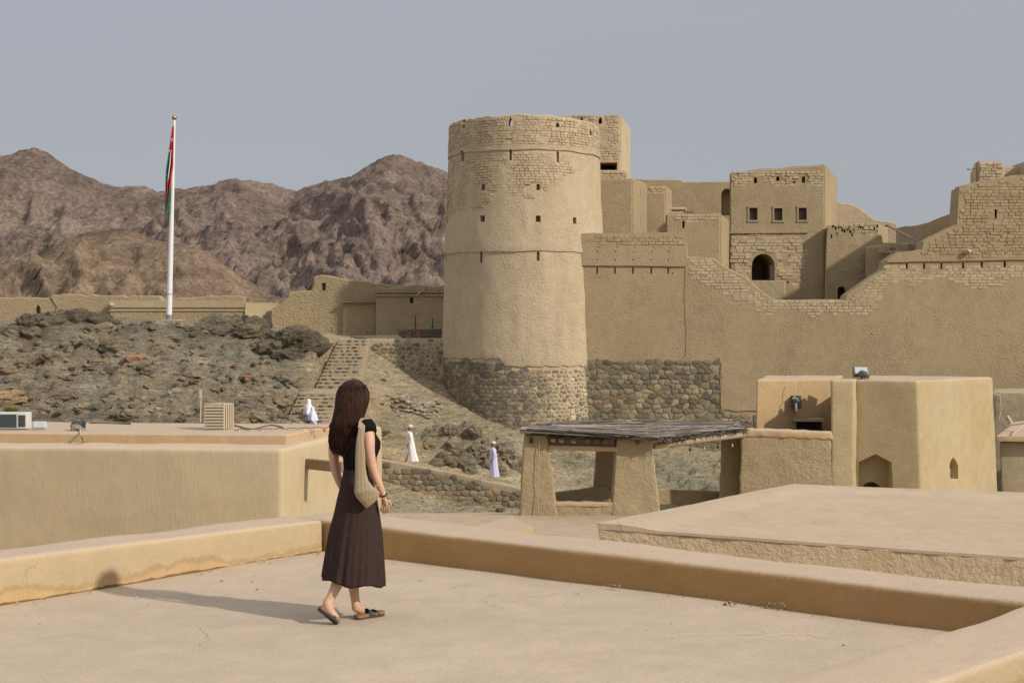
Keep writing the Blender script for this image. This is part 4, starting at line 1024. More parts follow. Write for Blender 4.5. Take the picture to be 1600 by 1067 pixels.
put('wall', slab([(436, 526), (470, 527), (500, 528), (540, 529)], 75.6, -3, 1.0, step=.6, amp=.03, seed=18, bevel=.05), M['mortar'], tw2)
st = stones(X_(440, 75.6), X_(538, 75.6), Z_(575, 75.6), Z_(528, 75.6), .28, .2, lambda u, v, d: (u, 75.6 - d, v), lambda u, v: X_(441, 75.6) < u < X_(535, 75.6) and v < Z_(529, 75.6), gap=.045, prot=.05, seed=22, merge=.2, cols=rub)
pieces('stone', st, M['stone'], tw2, many='stonework')
stairs = thing('stone_stairs', 'rough stone staircase with pale mortared treads climbing to the mud ruins', 'stairs', (X_(500, 64), 64, -3))
def flight(n_, a, b, zA, zB, wa, wb, seed):
    """a, b: (left px, Y) -> interpolation of left/right columns"""
    g = random.Random(seed)
    for i in range(n_):
        t0 = i / n_; Y = a[2] + (b[2] - a[2]) * t0; Yn = a[2] + (b[2] - a[2]) * (i + 1) / n_
        l = a[0] + (b[0] - a[0]) * t0; r = a[1] + (b[1] - a[1]) * t0
        z0 = zA + (zB - zA) * t0; z1 = zA + (zB - zA) * (i + 1) / n_
        x0, x1 = X_(l, Y), X_(r, Y)
        v, f = softbox([(x0, Y, z0 - .5), (x1, Y, z0 - .5), (x1, Yn + .25, z0 - .5), (x0, Yn + .25, z0 - .5), (x0, Y, z1), (x1, Y, z1), (x1, Yn + .25, z1), (x0, Yn + .25, z1)], .35, .03, .02, 3, i)
        sp = put('step', mk(v, f), M['mortar_pale'], stairs, smooth=40)
        mb = MB(); u = x0 + .05
        while u < x1 - .15:
            w = g.uniform(.16, .42)
            if g.random() > .12 and u + w < x1:
                hh = (z1 - z0) * g.uniform(.5, .78); zc = z0 + (z1 - z0) * .42; tcol = g.choice(rub); k = g.uniform(.8, 1.4)
                vv, ff = rock_verts((u + w / 2, Y + .0, zc), w * .46, g.randrange(9999), flatz=hh / w * 1.1, n=1, jag=.25)
                vv = [(p[0], Y - .01 + (p[1] - Y) * .45, p[2]) for p in vv]
                mb.add(vv, ff, (tcol[0] * k, tcol[1] * k, tcol[2] * k))
            u += w + g.uniform(.04, .14)
        mb.put('riser_stones', M['stone'], sp, tint=True, smooth=40, kind='stuff')
M_landing = None
flight(10, (442, 512, 64.0), (470, 530, 66.9), Z_(672, 64), Z_(613.5, 66.9), 0, 0, 1)
v, f = softbox([(X_(470, 66.9), 66.9, -2.5), (X_(536, 66.9), 66.9, -2.5), (X_(545, 68.4), 68.4, -2.5), (X_(490, 68.4), 68.4, -2.5),
                (X_(470, 66.9), 66.9, Z_(613.5, 66.9) + .02), (X_(536, 66.9), 66.9, Z_(613.5, 66.9) + .02), (X_(545, 68.4), 68.4, Z_(606, 68.2)), (X_(490, 68.4), 68.4, Z_(606, 68.2))], .4, .04, .03, 2, 3)
put('landing', mk(v, f), M['mortar_pale'], stairs, smooth=40)
flight(14, (494, 562, 68.2), (532, 577, 74.7), Z_(606, 68.2), Z_(530, 74.9), 0, 0, 2)
# loose rubble patch under the terrace wall
mb = MB(); g = random.Random(12)
for i in range(240):
    u, w = g.random(), g.random(); px = 618 + 60 * u + (w - .5) * 20; Y = 69.2 + 2.2 * w
    x = X_(px, Y); v, f = rock_verts((x, Y, th(x, Y) + .06), g.uniform(.07, .2), i + 5000, n=1, flatz=.5); k = g.uniform(.7, 1.5); c = g.choice([(.34, .27, .18), (.28, .225, .155), (.2, .165, .12), (.38, .30, .21)])
    mb.add(v, f, (c[0] * k, c[1] * k, c[2] * k))
mb.put('rubble_patch', M['stone'], tint=True, smooth=30, kind='stuff', label='patch of pale rubble on the slope under the stone terrace wall')

# path with its retaining wall
def pz(px): return float(np.interp(px, [520, 590, 640, 771, 860, 950], [Z_(713, 64.5), Z_(718, 64.6), Z_(722.5, 65), Z_(746.5, 66), Z_(763, 66.4), Z_(770, 66.6)]))
mb = MB(); xs = [500, 540, 580, 620, 660, 700, 740, 780, 820, 860, 900, 950]; v = []; f = []
for i, px in enumerate(xs):
    Y0 = float(np.interp(px, [500, 590, 815, 950], [62.6, 63.3, 63.5, 63.6]))
    for k in range(6):
        Y = Y0 + .3 + k * .26; v.append((X_(px, Y), Y, pz(px) - (.04 if k else .0) + rnd.uniform(-.02, .02)))
for i in range(len(xs) - 1):
    for k in range(5): f.append((i * 6 + k, (i + 1) * 6 + k, (i + 1) * 6 + k + 1, i * 6 + k + 1))
mb.add(v, f); mb.put('path', M['mortar'], kind='structure', smooth=180)
def pwtop(px): return float(np.interp(px, [560, 590, 645, 700, 771, 815, 850], [713, 716, 727, 737, 754, 764, 770]))
pw = thing('path_retaining_wall', 'low rubble retaining wall along the lower edge of the path below the two walking men', 'wall', (X_(700, 63.4), 63.4, -6))
PY = 63.4
put('wall', slab([(560, 713), (590, 716), (645, 727), (700, 737), (771, 754), (815, 764), (850, 770)], PY, -6.6, .5, step=.4, amp=.025, seed=19, bevel=.05), M['mortar'], pw)
st = stones(X_(560, PY), X_(840, PY), Z_(800, PY), Z_(712, PY), .34, .245, lambda u, v, d: (u, PY - d, v), lambda u, v: v < Z_(pwtop(u / PY * F + 800) + 4.5, PY), gap=.022, prot=.06, seed=31, merge=.12,
            cols=[(.24, .18, .12), (.17, .15, .12), (.28, .21, .14), (.14, .125, .105), (.21, .165, .115), (.30, .23, .155), (.20, .15, .11), (.23, .21, .16)])
pieces('stone', st, M['stone'], pw, many='stonework')
# ------------------------------------------------------------------ flagpole and flag
FY = 76.0
bx, by = X_(264, FY), FY; zt = Z_(188, FY); zb = Z_(499, FY)
fp = thing('flagpole', 'tall white flagpole with a gold ball on a small pale plinth on the rocky crest', 'flagpole', (bx, by, zb - .1))
white = plain('white_paint', (.78, .78, .77), .4, var=.05)
mb = MB(); tx = X_(272.3, FY)
mb.tube([(bx, by, zb), (bx + (tx - bx) * .35, by, zb + (zt - zb) * .35), (tx, by, zt)], [.155, .13, .07], 20); mb.put('pole', white, fp, smooth=50)
mb = MB(); mb.tube([(bx + .02, by, zb), (bx + .02, by, zb + .25)], .2, 20); mb.tube([(X_(265, FY), by, Z_(460, FY)), (X_(265, FY), by, Z_(459, FY))], .165, 16); mb.put('collar', plain('grey_metal', (.35, .35, .36), .4, .6), fp, smooth=50)
bm = bmesh.new(); bmesh.ops.create_uvsphere(bm, u_segments=20, v_segments=12, radius=.13, matrix=Matrix.Translation((tx, by, zt + .12))); me = bpy.data.meshes.new('f'); bm.to_mesh(me); bm.free()
put('finial', me, plain('brass', (.45, .32, .1), .3, .9), fp, smooth=180)
v, f = softbox([(X_(256, FY), FY - .6, zb - .6), (X_(282, FY), FY - .6, zb - .6), (X_(282, FY), FY + .5, zb - .6), (X_(256, FY), FY + .5, zb - .6), (X_(256, FY), FY - .6, zb), (X_(282, FY), FY - .6, zb), (X_(282, FY), FY + .5, zb), (X_(256, FY), FY + .5, zb)], .3, .03, .01)
put('plinth', mk(v, f), M['ruin_smooth'], fp, smooth=30)
# limp flag: red band by the hoist, white, red and green folds
def flag_mat():
    m, nt, bs = nodes('flag_cloth'); a = nt.nodes.new('ShaderNodeAttribute'); a.attribute_name = 'tint'
    nt.links.new(a.outputs['Color'], bs.inputs['Base Color']); bs.inputs['Roughness'].default_value = .8; return m
V = []; Fc = []; T = []; nu, nv = 46, 60
redc, whi, grn = (.50, .035, .03), (.62, .60, .60), (.01, .17, .12)
for j in range(nv + 1):
    q = j / nv; py = 197 + 138 * q                   # photo row, hanging from the hoist
    xl = float(np.interp(py, [197, 235, 265, 300, 320, 335], [269.5, 264, 259.5, 257.5, 257.5, 259])); xr = float(np.interp(py, [197, 215, 262, 275, 300, 320, 335], [271.8, 271.5, 272, 269.5, 267, 263.5, 260.5]))
    for i in range(nu + 1):
        u = i / nu; px = xl + (xr - xl) * u
        V.append(tuple(P(px, py, FY - .12 - .22 * (.25 + q) * math.sin(u * 17 + q * 2.2) * min(1, q * 4 + .2) * .9)))
        # diagonal bands as the cloth hangs
        s = u - .5 * (1 - q)
        if q < .3: c = redc if not (u < .5 and q > .27) else whi
        elif q > .9: c = grn
        else:
            e1 = float(np.interp(q, [.3, .5, .7, .9], [.12, .32, .02, .0])); e2 = float(np.interp(q, [.3, .5, .7, .9], [.45, .6, .22, .3]))
            c = grn if u < e1 * .8 else redc if u < e1 else whi if u < e2 else redc
            if q > .68 and u > float(np.interp(q, [.68, .9], [.85, .25])): c = grn
            if .3 < q < .55 and u > .62: c = redc
        if abs(q - .155) < .012 and .1 < u < .8: c = whi       # pale emblem on the red hoist band
        T.append(c)
for j in range(nv):
    for i in range(nu): a = j * (nu + 1) + i; Fc.append((a, a + 1, a + nu + 2, a + nu + 1))
me = mk(V, Fc, T); o = put('flag', me, flag_mat(), smooth=180, base=True, label='limp flag of red, white and green cloth hanging from the white flagpole', cat='flag')
sm = o.modifiers.new('thickness', 'SOLIDIFY'); sm.thickness = .01

# ------------------------------------------------------------------ things by the ruined house
clay = plain('clay_red', (.22, .115, .085), .9, var=.3, bd=.02)
for i, px in enumerate((640.5, 654.5)):
    c = P(px, 528, 75.2); mb = MB(); mb.tube([(c.x, 75.2, c.z), (c.x, 75.2, c.z + .2), (c.x, 75.2, c.z + .38), (c.x, 75.2, c.z + .42)], [.155, .16, .15, .165], 16)
    t = thing('clay_bin', ('left', 'right')[i] + ' one of two red brown bins on the stone terrace beside the tower', 'bin', (c.x, c.y, c.z), 'red brown bins on the terrace')
    mb.put('barrel', clay, t, smooth=40); mb = MB(); mb.tube([(c.x, 75.2, c.z + .42), (c.x, 75.2, c.z + .44)], .14, 16); mb.put('lid', plain('dark_lid', (.05, .05, .055), .7), t, smooth=40)
mb = MB()
for k in range(9): mb.tube([P(622 + rnd.uniform(0, 8), 527 - k * 1.3, 76), P(690, 526 - k * 1.4 + rnd.uniform(-1, 1), 77)], .05, 6)
put('timber_stack', mb.mesh(), plain('grey_timber', (.17, .14, .11), .9), base=True, label='dark stack of timber behind the two red brown bins', cat='timber')
mb = MB()
for a_, b_, h_ in ((649, 492, 14), (676, 498, 12)):
    mb.tube([P(a_, 526, 77.5), P(a_, b_, 77.5)], .035, 6); mb.tube([P(a_ - 3, b_ + h_, 77.5), P(a_ + 3, b_ + h_ + 1, 77.5)], .03, 6)
put('terrace_posts', mb.mesh(), plain('dark_metal', (.06, .07, .075), .6), base=True, label='pair of thin dark posts standing behind the red brown bins', cat='posts')
m_cloth = plain('black_netting', (.02, .02, .022), .9)
pts = [(430, 527), (437, 524), (455, 523), (470, 522), (482, 524), (490, 527)]
mb = MB(); v = [P(x, y, 75 + .2 * (i % 2)) for i, (x, y) in enumerate(pts)] + [P(x, 528, 76.4) for x, y in pts]
v = v + [p - Vector((0, 0, .06)) for p in v]; n_ = 6
mb.add(v, [(i, i + 1, n_ + i + 1, n_ + i) for i in range(5)] + [(12 + n_ + i, 12 + n_ + i + 1, 12 + i + 1, 12 + i) for i in range(5)] + [(i + 1, i, 12 + i, 13 + i) for i in range(5)])
put('black_sheet', mb.mesh(), m_cloth, base=True, label='black sheet spread on the ground at the top of the rocky hill', cat='sheet')
mb = MB(); mb.tube([P(425, 505, 80), P(425, 520, 80)], .03, 6); mb.tube([P(437, 517, 79), P(434, 525, 79)], .03, 6); mb.tube([P(518, 512, 79), P(518.3, 529, 79)], .02, 6)
put('wire_stakes', mb.mesh(), plain('dark_stake', (.06, .05, .045), .8), base=True, label='thin dark stakes in front of the ruined hall', cat='stakes')

# ------------------------------------------------------------------ roof terrace in the foreground
def corner(px, py, z): Y = (H - z) * F / (py - HZ); return Vector((X_(px, Y), Y, z))
C0 = corner(512, 860, 0); LD = (corner(0, 945, 0) - C0).normalized(); RD = (corner(1456, 981, 0) - C0).normalized()
C1 = C0 + RD * 6.22
terr = thing('roof_terrace', 'sunlit plastered roof terrace with low parapets on which the woman walks', 'roof terrace', (0, 9, -7))
A_ = C0 + LD * 9.5; Bn = Vector((corner(1184, 1067, .25).x, corner(1184, 1067, .25).y, 0)); ND = (Bn - Vector((C1.x, C1.y, 0))).normalized()
B_ = C1 + ND * 7.5
nx, ny = 70, 70; v = []; f = []
q0 = C0 - LD * .3 - RD * .3; q1 = C1 + RD * .3; q2 = B_ + RD * .3; q3 = A_ - RD * .3
for j in range(ny + 1):
    for i in range(nx + 1):
        a, b = i / nx, j / ny; p = (q0 * (1 - a) + q1 * a) * (1 - b) + (q3 * (1 - a) + q2 * a) * b
        v.append((p.x, p.y, .012 * float(fbm(np.array([p.x * .8]), np.array([p.y * .8]), None, 3, 2)[0]) - .004))
for j in range(ny):
    for i in range(nx): k = j * (nx + 1) + i; f.append((k, k + nx + 1, k + nx + 2, k + 1))
put('floor', mk(v, f), M['floor'], terr, smooth=180)
def para(a, b, th_, ha, hb, outn, name='parapet', seed=0, lean=.03, mat='parapet'):
    """parapet with inner foot line a-b, thickness th_ towards outn"""
    o = outn * th_
    c8 = [a, b, b + o, a + o]
    lo = [Vector((p.x, p.y, -.6)) for p in c8]; hi = [Vector((a.x, a.y, ha)) + outn * lean, Vector((b.x, b.y, hb)) + outn * lean, Vector((b.x, b.y, hb)) + o, Vector((a.x, a.y, ha)) + o]
    vv, ff = softbox(lo + hi, .12, .05, .022, 1.1, seed, maxn=110)
    return put(name, mk(vv, ff), M[mat], terr, smooth=60)
outL = Vector((-RD.x, -RD.y, 0)); outR = Vector((-LD.x, -LD.y, 0)); outN = Vector((-ND.y, ND.x, 0));
if outN.dot(RD) < 0: outN = -outN
# heights from the photograph: left parapet .33 at the frame edge, .25 at the corner
hL0 = H - (866 - HZ) * corner(0, 945, 0).y / F; hL1 = H - (811 - HZ) * corner(506, 861, 0).y / F
hR0 = H - (824 - HZ) * corner(600, 872, 0).y / F; hR1 = .235
print('parapet heights', hL0, hL1, hR0, hR1, list(C0), list(C1))
far = C0 + LD * 9.5; d0 = (corner(0, 945, 0) - C0).length
para(far, C0 - LD * .0, .50, hL1 + (hL0 - hL1) * 9.5 / d0 * .5, hL1, outL, seed=1)
para(C0 - RD * .5, C1 + RD * .8, .58, hR0, hR1, outR, seed=2, mat='parapet_r')
C1n = Vector((C1.x, C1.y, 0))
para(C1n + ND * .0 - ND * .0, C1n + ND * 8, .62, hR1 + .01, .26, outN, seed=3)
mb = MB()   # masonry body of the building under the terrace
pts = [C0 + outL * .42 + outR * .5, C1 + outR * .5 + outN * .5, B_ + outN * .5, A_ + outL * .42]
mb.hexa([(p.x, p.y, -7.3) for p in reversed(pts)] + [(p.x, p.y, -.12) for p in reversed(pts)])
mb.put('wall', M['hut'], terr)
# crumbled spots, pebbles and plaster flakes along the parapet foot
g = random.Random(33)
for px, py, w in ((1220, 946, .16), (1143, 941, .07), (955, 915, .08)):
    c = corner(px, py + 6, 0); mb = MB()
    for k in range(8):
        vv, ff = rock_verts(c + RD * g.uniform(-w, w) + outR * .01 + Vector((0, 0, g.uniform(0, .045))), g.uniform(.006, .016), g.randrange(9999), n=1); mb.add(vv, ff, (.6, .55, .5))
    mb.put('crumbled_plaster', M['fort_brick'], terr, tint=True, smooth=30, kind='stuff')
mb = MB()
for k in range(90):
    s_ = g.random(); p = C0 + RD * s_ * 5.5 - outR * (.04 + g.random() ** 3 * 1.4) if g.random() < .6 else C0 + LD * s_ * 4 - outL * (.04 + g.random() ** 3 * 1.2)
    vv, ff = rock_verts(Vector((p.x, p.y, .004)), g.uniform(.003, .010), k, n=1); t_ = g.choice([.5, .7, .9, 1.2]); mb.add(vv, ff, (t_, t_ * .95, t_ * .85))
mb.put('grit', M['fort_brick'], terr, tint=True, kind='stuff')

# ------------------------------------------------------------------ broad roof slab on the right
S0 = corner(935, 820, -2.08); S1 = corner(1600, 868, -2.5); S2 = corner(1240, 758, -2.08); S3 = corner(1600, 772, -2.5)
e1 = (S1 - S0).normalized(); S1 = S0 + e1 * 16; e2 = (S3 - S2).normalized(); S3 = S2 + e2 * 14
t = thing('broad_roof_building', 'broad flat plastered roof with a raised rim beyond the terrace on the right', 'building', (S0.x, S0.y, -5.3))
def lower(p, z): return Vector((p.x, p.y, z))
mid_ = (S0 + S1 + S2 + S3) / 4
vv, ff = softbox([lower(S0, -5.4), lower(S1, -5.4), lower(S3, -5.4), lower(S2, -5.4), lower(S0, S0.z - .08), lower(S1, S1.z - .08), lower(S3, S3.z - .08), lower(S2, S2.z - .08)], .22, .03, .02, .9, 7, fine=.05, maxn=80)
put('wall', mk(vv, ff), M['slabwall'], t, smooth=70)
# roof surface with thin projecting edge
dzs = []; v = []; f = []; nx, ny = 60, 60
for j in range(ny + 1):
    for i in range(nx + 1):
        a, b = i / nx, j / ny; p = (S0 * (1 - a) + S1 * a) * (1 - b) + (S2 * (1 - a) + S3 * a) * b
        p = mid_ + (p - mid_) * 1.003
        L0 = (S1 - S0).length; L1 = (S2 - S0).length
        ed = min(a * L0, b * L1 if b < .5 else 99, (1 - b) * L1)
        ed = min(a * L0, (1 - b) * L1); dz = .07 * (1 - min(1, max(0, (ed - .7) / .5)))
        dzs.append(dz); v.append((p.x, p.y, p.z - .03 + dz + .015 * float(fbm(np.array([p.x * .5]), np.array([p.y * .5]), None, 3, 6)[0])))
nn = len(v); v += [(p[0], p[1], p[2] - .06 - d_) for p, d_ in zip(list(v), dzs)]
for j in range(ny):
    for i in range(nx):
        k = j * (nx + 1) + i; f.append((k, k + 1, k + nx + 2, k + nx + 1)); f.append((nn + k + nx + 1, nn + k + nx + 2, nn + k + 1, nn + k))
W_ = nx + 1
for i in range(nx): f.append((i + 1, i, nn + i, nn + i + 1)); k = ny * W_ + i; f.append((k, k + 1, nn + k + 1, nn + k))
for j in range(ny): f.append((j * W_, (j + 1) * W_, nn + (j + 1) * W_, nn + j * W_)); k = j * W_ + nx; f.append((k + W_, k, nn + k, nn + k + W_))
put('roof', mk(v, f), M['edge2'], t, smooth=40)

# ------------------------------------------------------------------ flat roofed building on the left
z1 = -.96
L0 = corner(441, 701, z1); L1 = corner(0, 697, z1); L2 = corner(520, 683, z1)
dF = (L1 - L0).normalized(); dS = (L2 - L0).normalized(); LA = L0 + dF * 16; LB = LA + dS * 9; LC = L0 + dS * 9
t = thing('left_flat_house', 'flat roofed house with streaked plaster walls left of the woman', 'building', (L0.x - 4, L0.y, -5.3))
vv, ff = softbox([lower(LA, -5.5), lower(L0, -5.5), lower(LC, -5.5), lower(LB, -5.5), LA, L0, LC, LB], .22, .13, .035, .9, 8, maxn=90)
put('wall', mk(vv, ff), M['streak'], t, smooth=70)
def cap_quad(a, b, c, d, z0, z1_, mat, name, seed, r=.06):
    vv, ff = softbox([lower(a, z0), lower(b, z0), lower(c, z0), lower(d, z0), lower(a, z1_), lower(b, z1_), lower(c, z1_), lower(d, z1_)], .3, r, .03, 1, seed); return put(name, mk(vv, ff), mat, t, smooth=60)
i1 = corner(515, 676, -.93)
sa = LA + dS * 1.15; sb = L0 + dS * 1.5 + (-dF) * -.4; 
cap_quad(sa, L0 + dS * 1.35 + dF * .35, LC + dF * .35 - dS * 3.2, LB - dS * 3.2, -1.3, -.70, M['edge'], 'raised_roof', 9)
mb = MB(); a = P(478, 719.5, 37.4); 
p0 = P(470, 723, 37.9); p1 = P(538, 730, 37.0); dd = (p1 - p0).normalized(); sd = Vector((-dd.y, dd.x, 0)).normalized() * .12; up = Vector((0, 0, .13))
mb.hexa([p0 - sd - up, p1 - sd - up, p1 + sd - up, p0 + sd - up, p0 - sd + up, p1 - sd + up, p1 + sd + up, p0 + sd + up])
mb.put('rain_spout', plain('weathered_beam', (.30, .20, .12), .85, var=.35, nscale=9, bd=.02), t)
RZ = -.70
def roofp(px, py): return corner(px, py, RZ + .02)
# outdoor air conditioner at the frame edge
ac = thing('air_conditioner', 'outdoor air conditioner with dark front and white grille at the left frame edge', 'air conditioner', roofp(20, 670))
c = roofp(-8, 670); Ya = c.y; cream = plain('ac_cream', (.62, .60, .55), .5, var=.05); darkg = plain('ac_dark', (.055, .075, .08), .4)
x0, x1 = X_(-34, Ya), X_(42, Ya); zz = RZ + .02; hgt = 25.5 * Ya / F
v, f = softbox([(x0, Ya, zz), (x1, Ya, zz), (x1, Ya + .4, zz), (x0, Ya + .4, zz), (x0, Ya, zz + hgt), (x1, Ya, zz + hgt), (x1, Ya + .4, zz + hgt), (x0, Ya + .4, zz + hgt)], .3, .02, 0); put('casing', mk(v, f), cream, ac, smooth=30)
mb = MB(); mb.box((X_(-30, Ya), Ya - .012, zz + .04), (X_(26, Ya), Ya - .002, zz + hgt - .05)); mb.put('front_panel', darkg, ac)
mb = MB()
for k in range(7): z = zz + .06 + k * (hgt - .12) / 7; mb.box((X_(29, Ya), Ya - .012, z), (X_(39.5, Ya), Ya - .002, z + .035))
mb.box((X_(29, Ya), Ya - .0125, zz + .05), (X_(29.6, Ya), Ya - .003, zz + hgt - .06)); mb.put('grille', plain('grille_dark', (.04, .045, .045), .6), ac)
# slatted timber box round the second unit
bxs = thing('slatted_box', 'cream slatted box over a roof unit standing on the flat roof', 'slatted box', roofp(342, 670))
c = roofp(342, 670.5); Yb = c.y; sl_m = plain('cream_slats', (.50, .41, .28), .7, var=.15, nscale=8); hb = 38 * Yb / F
xa, xb, xc = X_(319, Yb), X_(349.5, Yb), X_(365, Yb + .5)
mb = MB(); mb.box((xa + .03, Yb + .04, zz), (xb - .02, Yb + .55, zz + hb - .04)); mb.put('dark_inside', plain('unit_inside', (.10, .08, .055), .8), bxs)
for k in range(8):
    z = zz + .01 + k * hb / 8; mb = MB(); mb.box((xa, Yb, z), (xb, Yb + .03, z + hb / 8 * .72)); mb.put('slat', sl_m, bxs)
for k in range(5):
    q = k / 4.6; ps = Vector((xb + (xc - xb) * q, Yb + .5 * q, zz)); pe = Vector((xb + (xc - xb) * (q + .15), Yb + .5 * (q + .15), zz)); nrm = Vector((.03, -.02, 0))
    mb = MB(); mb.hexa([ps, pe, pe - nrm, ps - nrm] + [p + Vector((0, 0, hb)) for p in (ps, pe, pe - nrm, ps - nrm)]); mb.put('side_slat', sl_m, bxs)
mb = MB(); mb.hexa([(xa, Yb, zz + hb), (xb, Yb, zz + hb), (xc, Yb + .5, zz + hb), (xa + .3, Yb + .55, zz + hb), (xa, Yb, zz + hb + .03), (xb, Yb, zz + hb + .03), (xc, Yb + .5, zz + hb + .03), (xa + .3, Yb + .55, zz + hb + .03)]); mb.put('top_board', sl_m, bxs)
def floodlight(name, px, py, w, h, Y, label, body, glass, tilt=.5, yaw=0.0, z=None, bracket=True):
    c = P(px, py, Y); 
    if z is not None: c.z = z
    t = thing(name, label, 'floodlight', c)
    mat = Matrix.Translation(c + Vector((0, 0, h * .55))) @ Matrix.Rotation(yaw, 4, 'Z') @ Matrix.Rotation(-tilt, 4, 'X')
    bm = bmesh.new(); bmesh.ops.create_cube(bm, size=1, matrix=mat @ Matrix.Diagonal((w, .11, h, 1))); bmesh.ops.bevel(bm, geom=bm.edges[:], offset=.015, segments=2, affect='EDGES')
    me = bpy.data.meshes.new('f'); bm.to_mesh(me); bm.free(); put('housing', me, body, t, smooth=30)
    bm = bmesh.new(); bmesh.ops.create_cube(bm, size=1, matrix=mat @ Matrix.Translation((0, -.06, 0)) @ Matrix.Diagonal((w * .82, .015, h * .8, 1))); me = bpy.data.meshes.new('f'); bm.to_mesh(me); bm.free(); put('glass', me, glass, t)
    mb = MB(); q = [mat @ Vector((-w / 2 - .02, .02, 0)), mat @ Vector((-w / 2 - .02, .1, -h * .6)), mat @ Vector((w / 2 + .02, .1, -h * .6)), mat @ Vector((w / 2 + .02, .02, 0))]
    mb.tube(q, .015, 6); mb.put('bracket', body, t, smooth=40)
    return t
glass_d = plain('dark_glass', (.05, .055, .06), .1, spec=.8, var=.3, nscale=6); glass_l = plain('pale_reflector', (.55, .56, .58), .25, var=.2, nscale=9)
blackm = plain('black_housing', (.035, .04, .045), .45); greym = plain('white_housing', (.62, .62, .62), .5)
floodlight('floodlight', 62, 670, .36, .2, roofp(62, 671).y, 'small white floodlight on the flat roof beside the air conditioner', greym, glass_l, .35, .1, RZ + .03)
floodlight('floodlight', 122, 670, .40, .22, roofp(122, 671).y, 'black floodlight leaning back on the flat roof with a cable hanging down', blackm, glass_d, .7, -.3, RZ + .03)
v, f = rock_verts(roofp(122, 671) + Vector((0, -.12, .07)), .14, 77, n=2); put('weight_stone', mk(v, f, (.30, .25, .19)), M['stone'], base=True, smooth=30, label='stone weighing down the black floodlight on the flat roof', cat='stone')
mb = MB(); mb.tube([roofp(127, 671) + Vector((0, -.1, .03)), roofp(128, 676) + Vector((0, -.15, -.02)), P(129, 686, roofp(128, 677).y - .5), P(134, 690, 38.3), P(139, 692.5, 37.7)], .022, 6)
put('cable', mb.mesh(), plain('pale_cable', (.62, .50, .36), .7), base=True, smooth=60, label='pale cable hanging from the black floodlight over the roof edge', cat='cable')
mb = MB(); g = random.Random(3)
cpts = [corner(px, float(np.interp(px, [366, 515], [674, 670])), RZ + .015) for px in range(366, 520, 10)]; mb.tube([p + Vector((0, 0, .03 + .03 * (i % 2))) for i, p in enumerate(cpts)], .014, 5)
sg = thing('string_lights', 'string of small bulbs along the right part of the flat roof edge', 'string lights', cpts[0]); mb.put('wire', plain('wire_brown', (.2, .13, .08), .7), sg)
bulb = plain('clear_bulb', (.55, .40, .25), .2, spec=.8); redb = plain('red_bulb', (.55, .06, .03), .3, spec=.6)
for i, px in enumerate((374, 393, 410, 427, 444, 461, 476, 492, 507)):
    c = corner(px, float(np.interp(px, [366, 515], [674, 670])), RZ + .015); mb = MB(); mb.tube([c + Vector((0, -.02, .03)), c + Vector((0, -.03, -.02)), c + Vector((0, -.03, -.08))], [.012, .035, .02], 8); mb.put('bulb', redb if i in (8,) else bulb, sg, smooth=60)
mb = MB(); c = corner(313, 660, RZ); mb.tube([(c.x, c.y, RZ), (c.x + .02, c.y, RZ + .9)], .02, 6); mb.box((c.x - .02, c.y - .04, RZ + .72), (c.x + .05, c.y + .02, RZ + .98))
put('aerial_pole', mb.mesh(), plain('cream_pole', (.55, .48, .33), .6), base=True, label='thin cream pole on the flat roof left of the slatted box', cat='pole')
mb = MB(); ps = [corner(px, 667 + 3 * math.sin(px * .1), RZ + .02) for px in range(366, 450, 7)]; mb.tube(ps, .018, 5); ps = [corner(px, 661 + (px - 140) * .01, RZ + .02) for px in range(140, 210, 8)]; mb.tube(ps, .03, 5)
put('roof_cables', mb.mesh(), plain('grey_cable', (.12, .10, .08), .8), base=True, label='dark cables lying across the flat roof', cat='cables')
# dry shrubs
def shrub(px, py, Y, r, h, cols, label, n=260, seed=0, name='dry_shrub'):
    g = random.Random(seed); c = P(px, py, Y); mb = MB()
    for i in range(n):
        a = g.uniform(0, 6.28); e = g.random() ** .5; tip = c + Vector((math.cos(a) * r * e, math.sin(a) * r * e, h * g.uniform(.5, 1.0) * (1.1 - .5 * e)))
        base = c + Vector((math.cos(a) * r * .25 * e, math.sin(a) * r * .25 * e, 0)); w = Vector((-math.sin(a), math.cos(a), 0)) * g.uniform(.006, .014)
        m_ = (base + tip) / 2 + Vector((g.uniform(-.05, .05), 0, .04)); mb.add([base - w, base + w, m_ + w * .8, m_ - w * .8, tip], [(0, 1, 2, 3), (3, 2, 4)], g.choice(cols))
    m, nt, bs = nodes('dry_leaf'); a = nt.nodes.new('ShaderNodeAttribute'); a.attribute_name = 'tint'; nt.links.new(a.outputs['Color'], bs.inputs['Base Color']); bs.inputs['Roughness'].default_value = .9
    return put(name, mb.mesh(True), m, base=True, label=label, cat='shrub')
shrub(17, 646, 58, .55, .5, [(.32, .27, .11), (.26, .23, .10), (.38, .32, .16)], 'dry yellow green shrub behind the air conditioner', 420, 1)

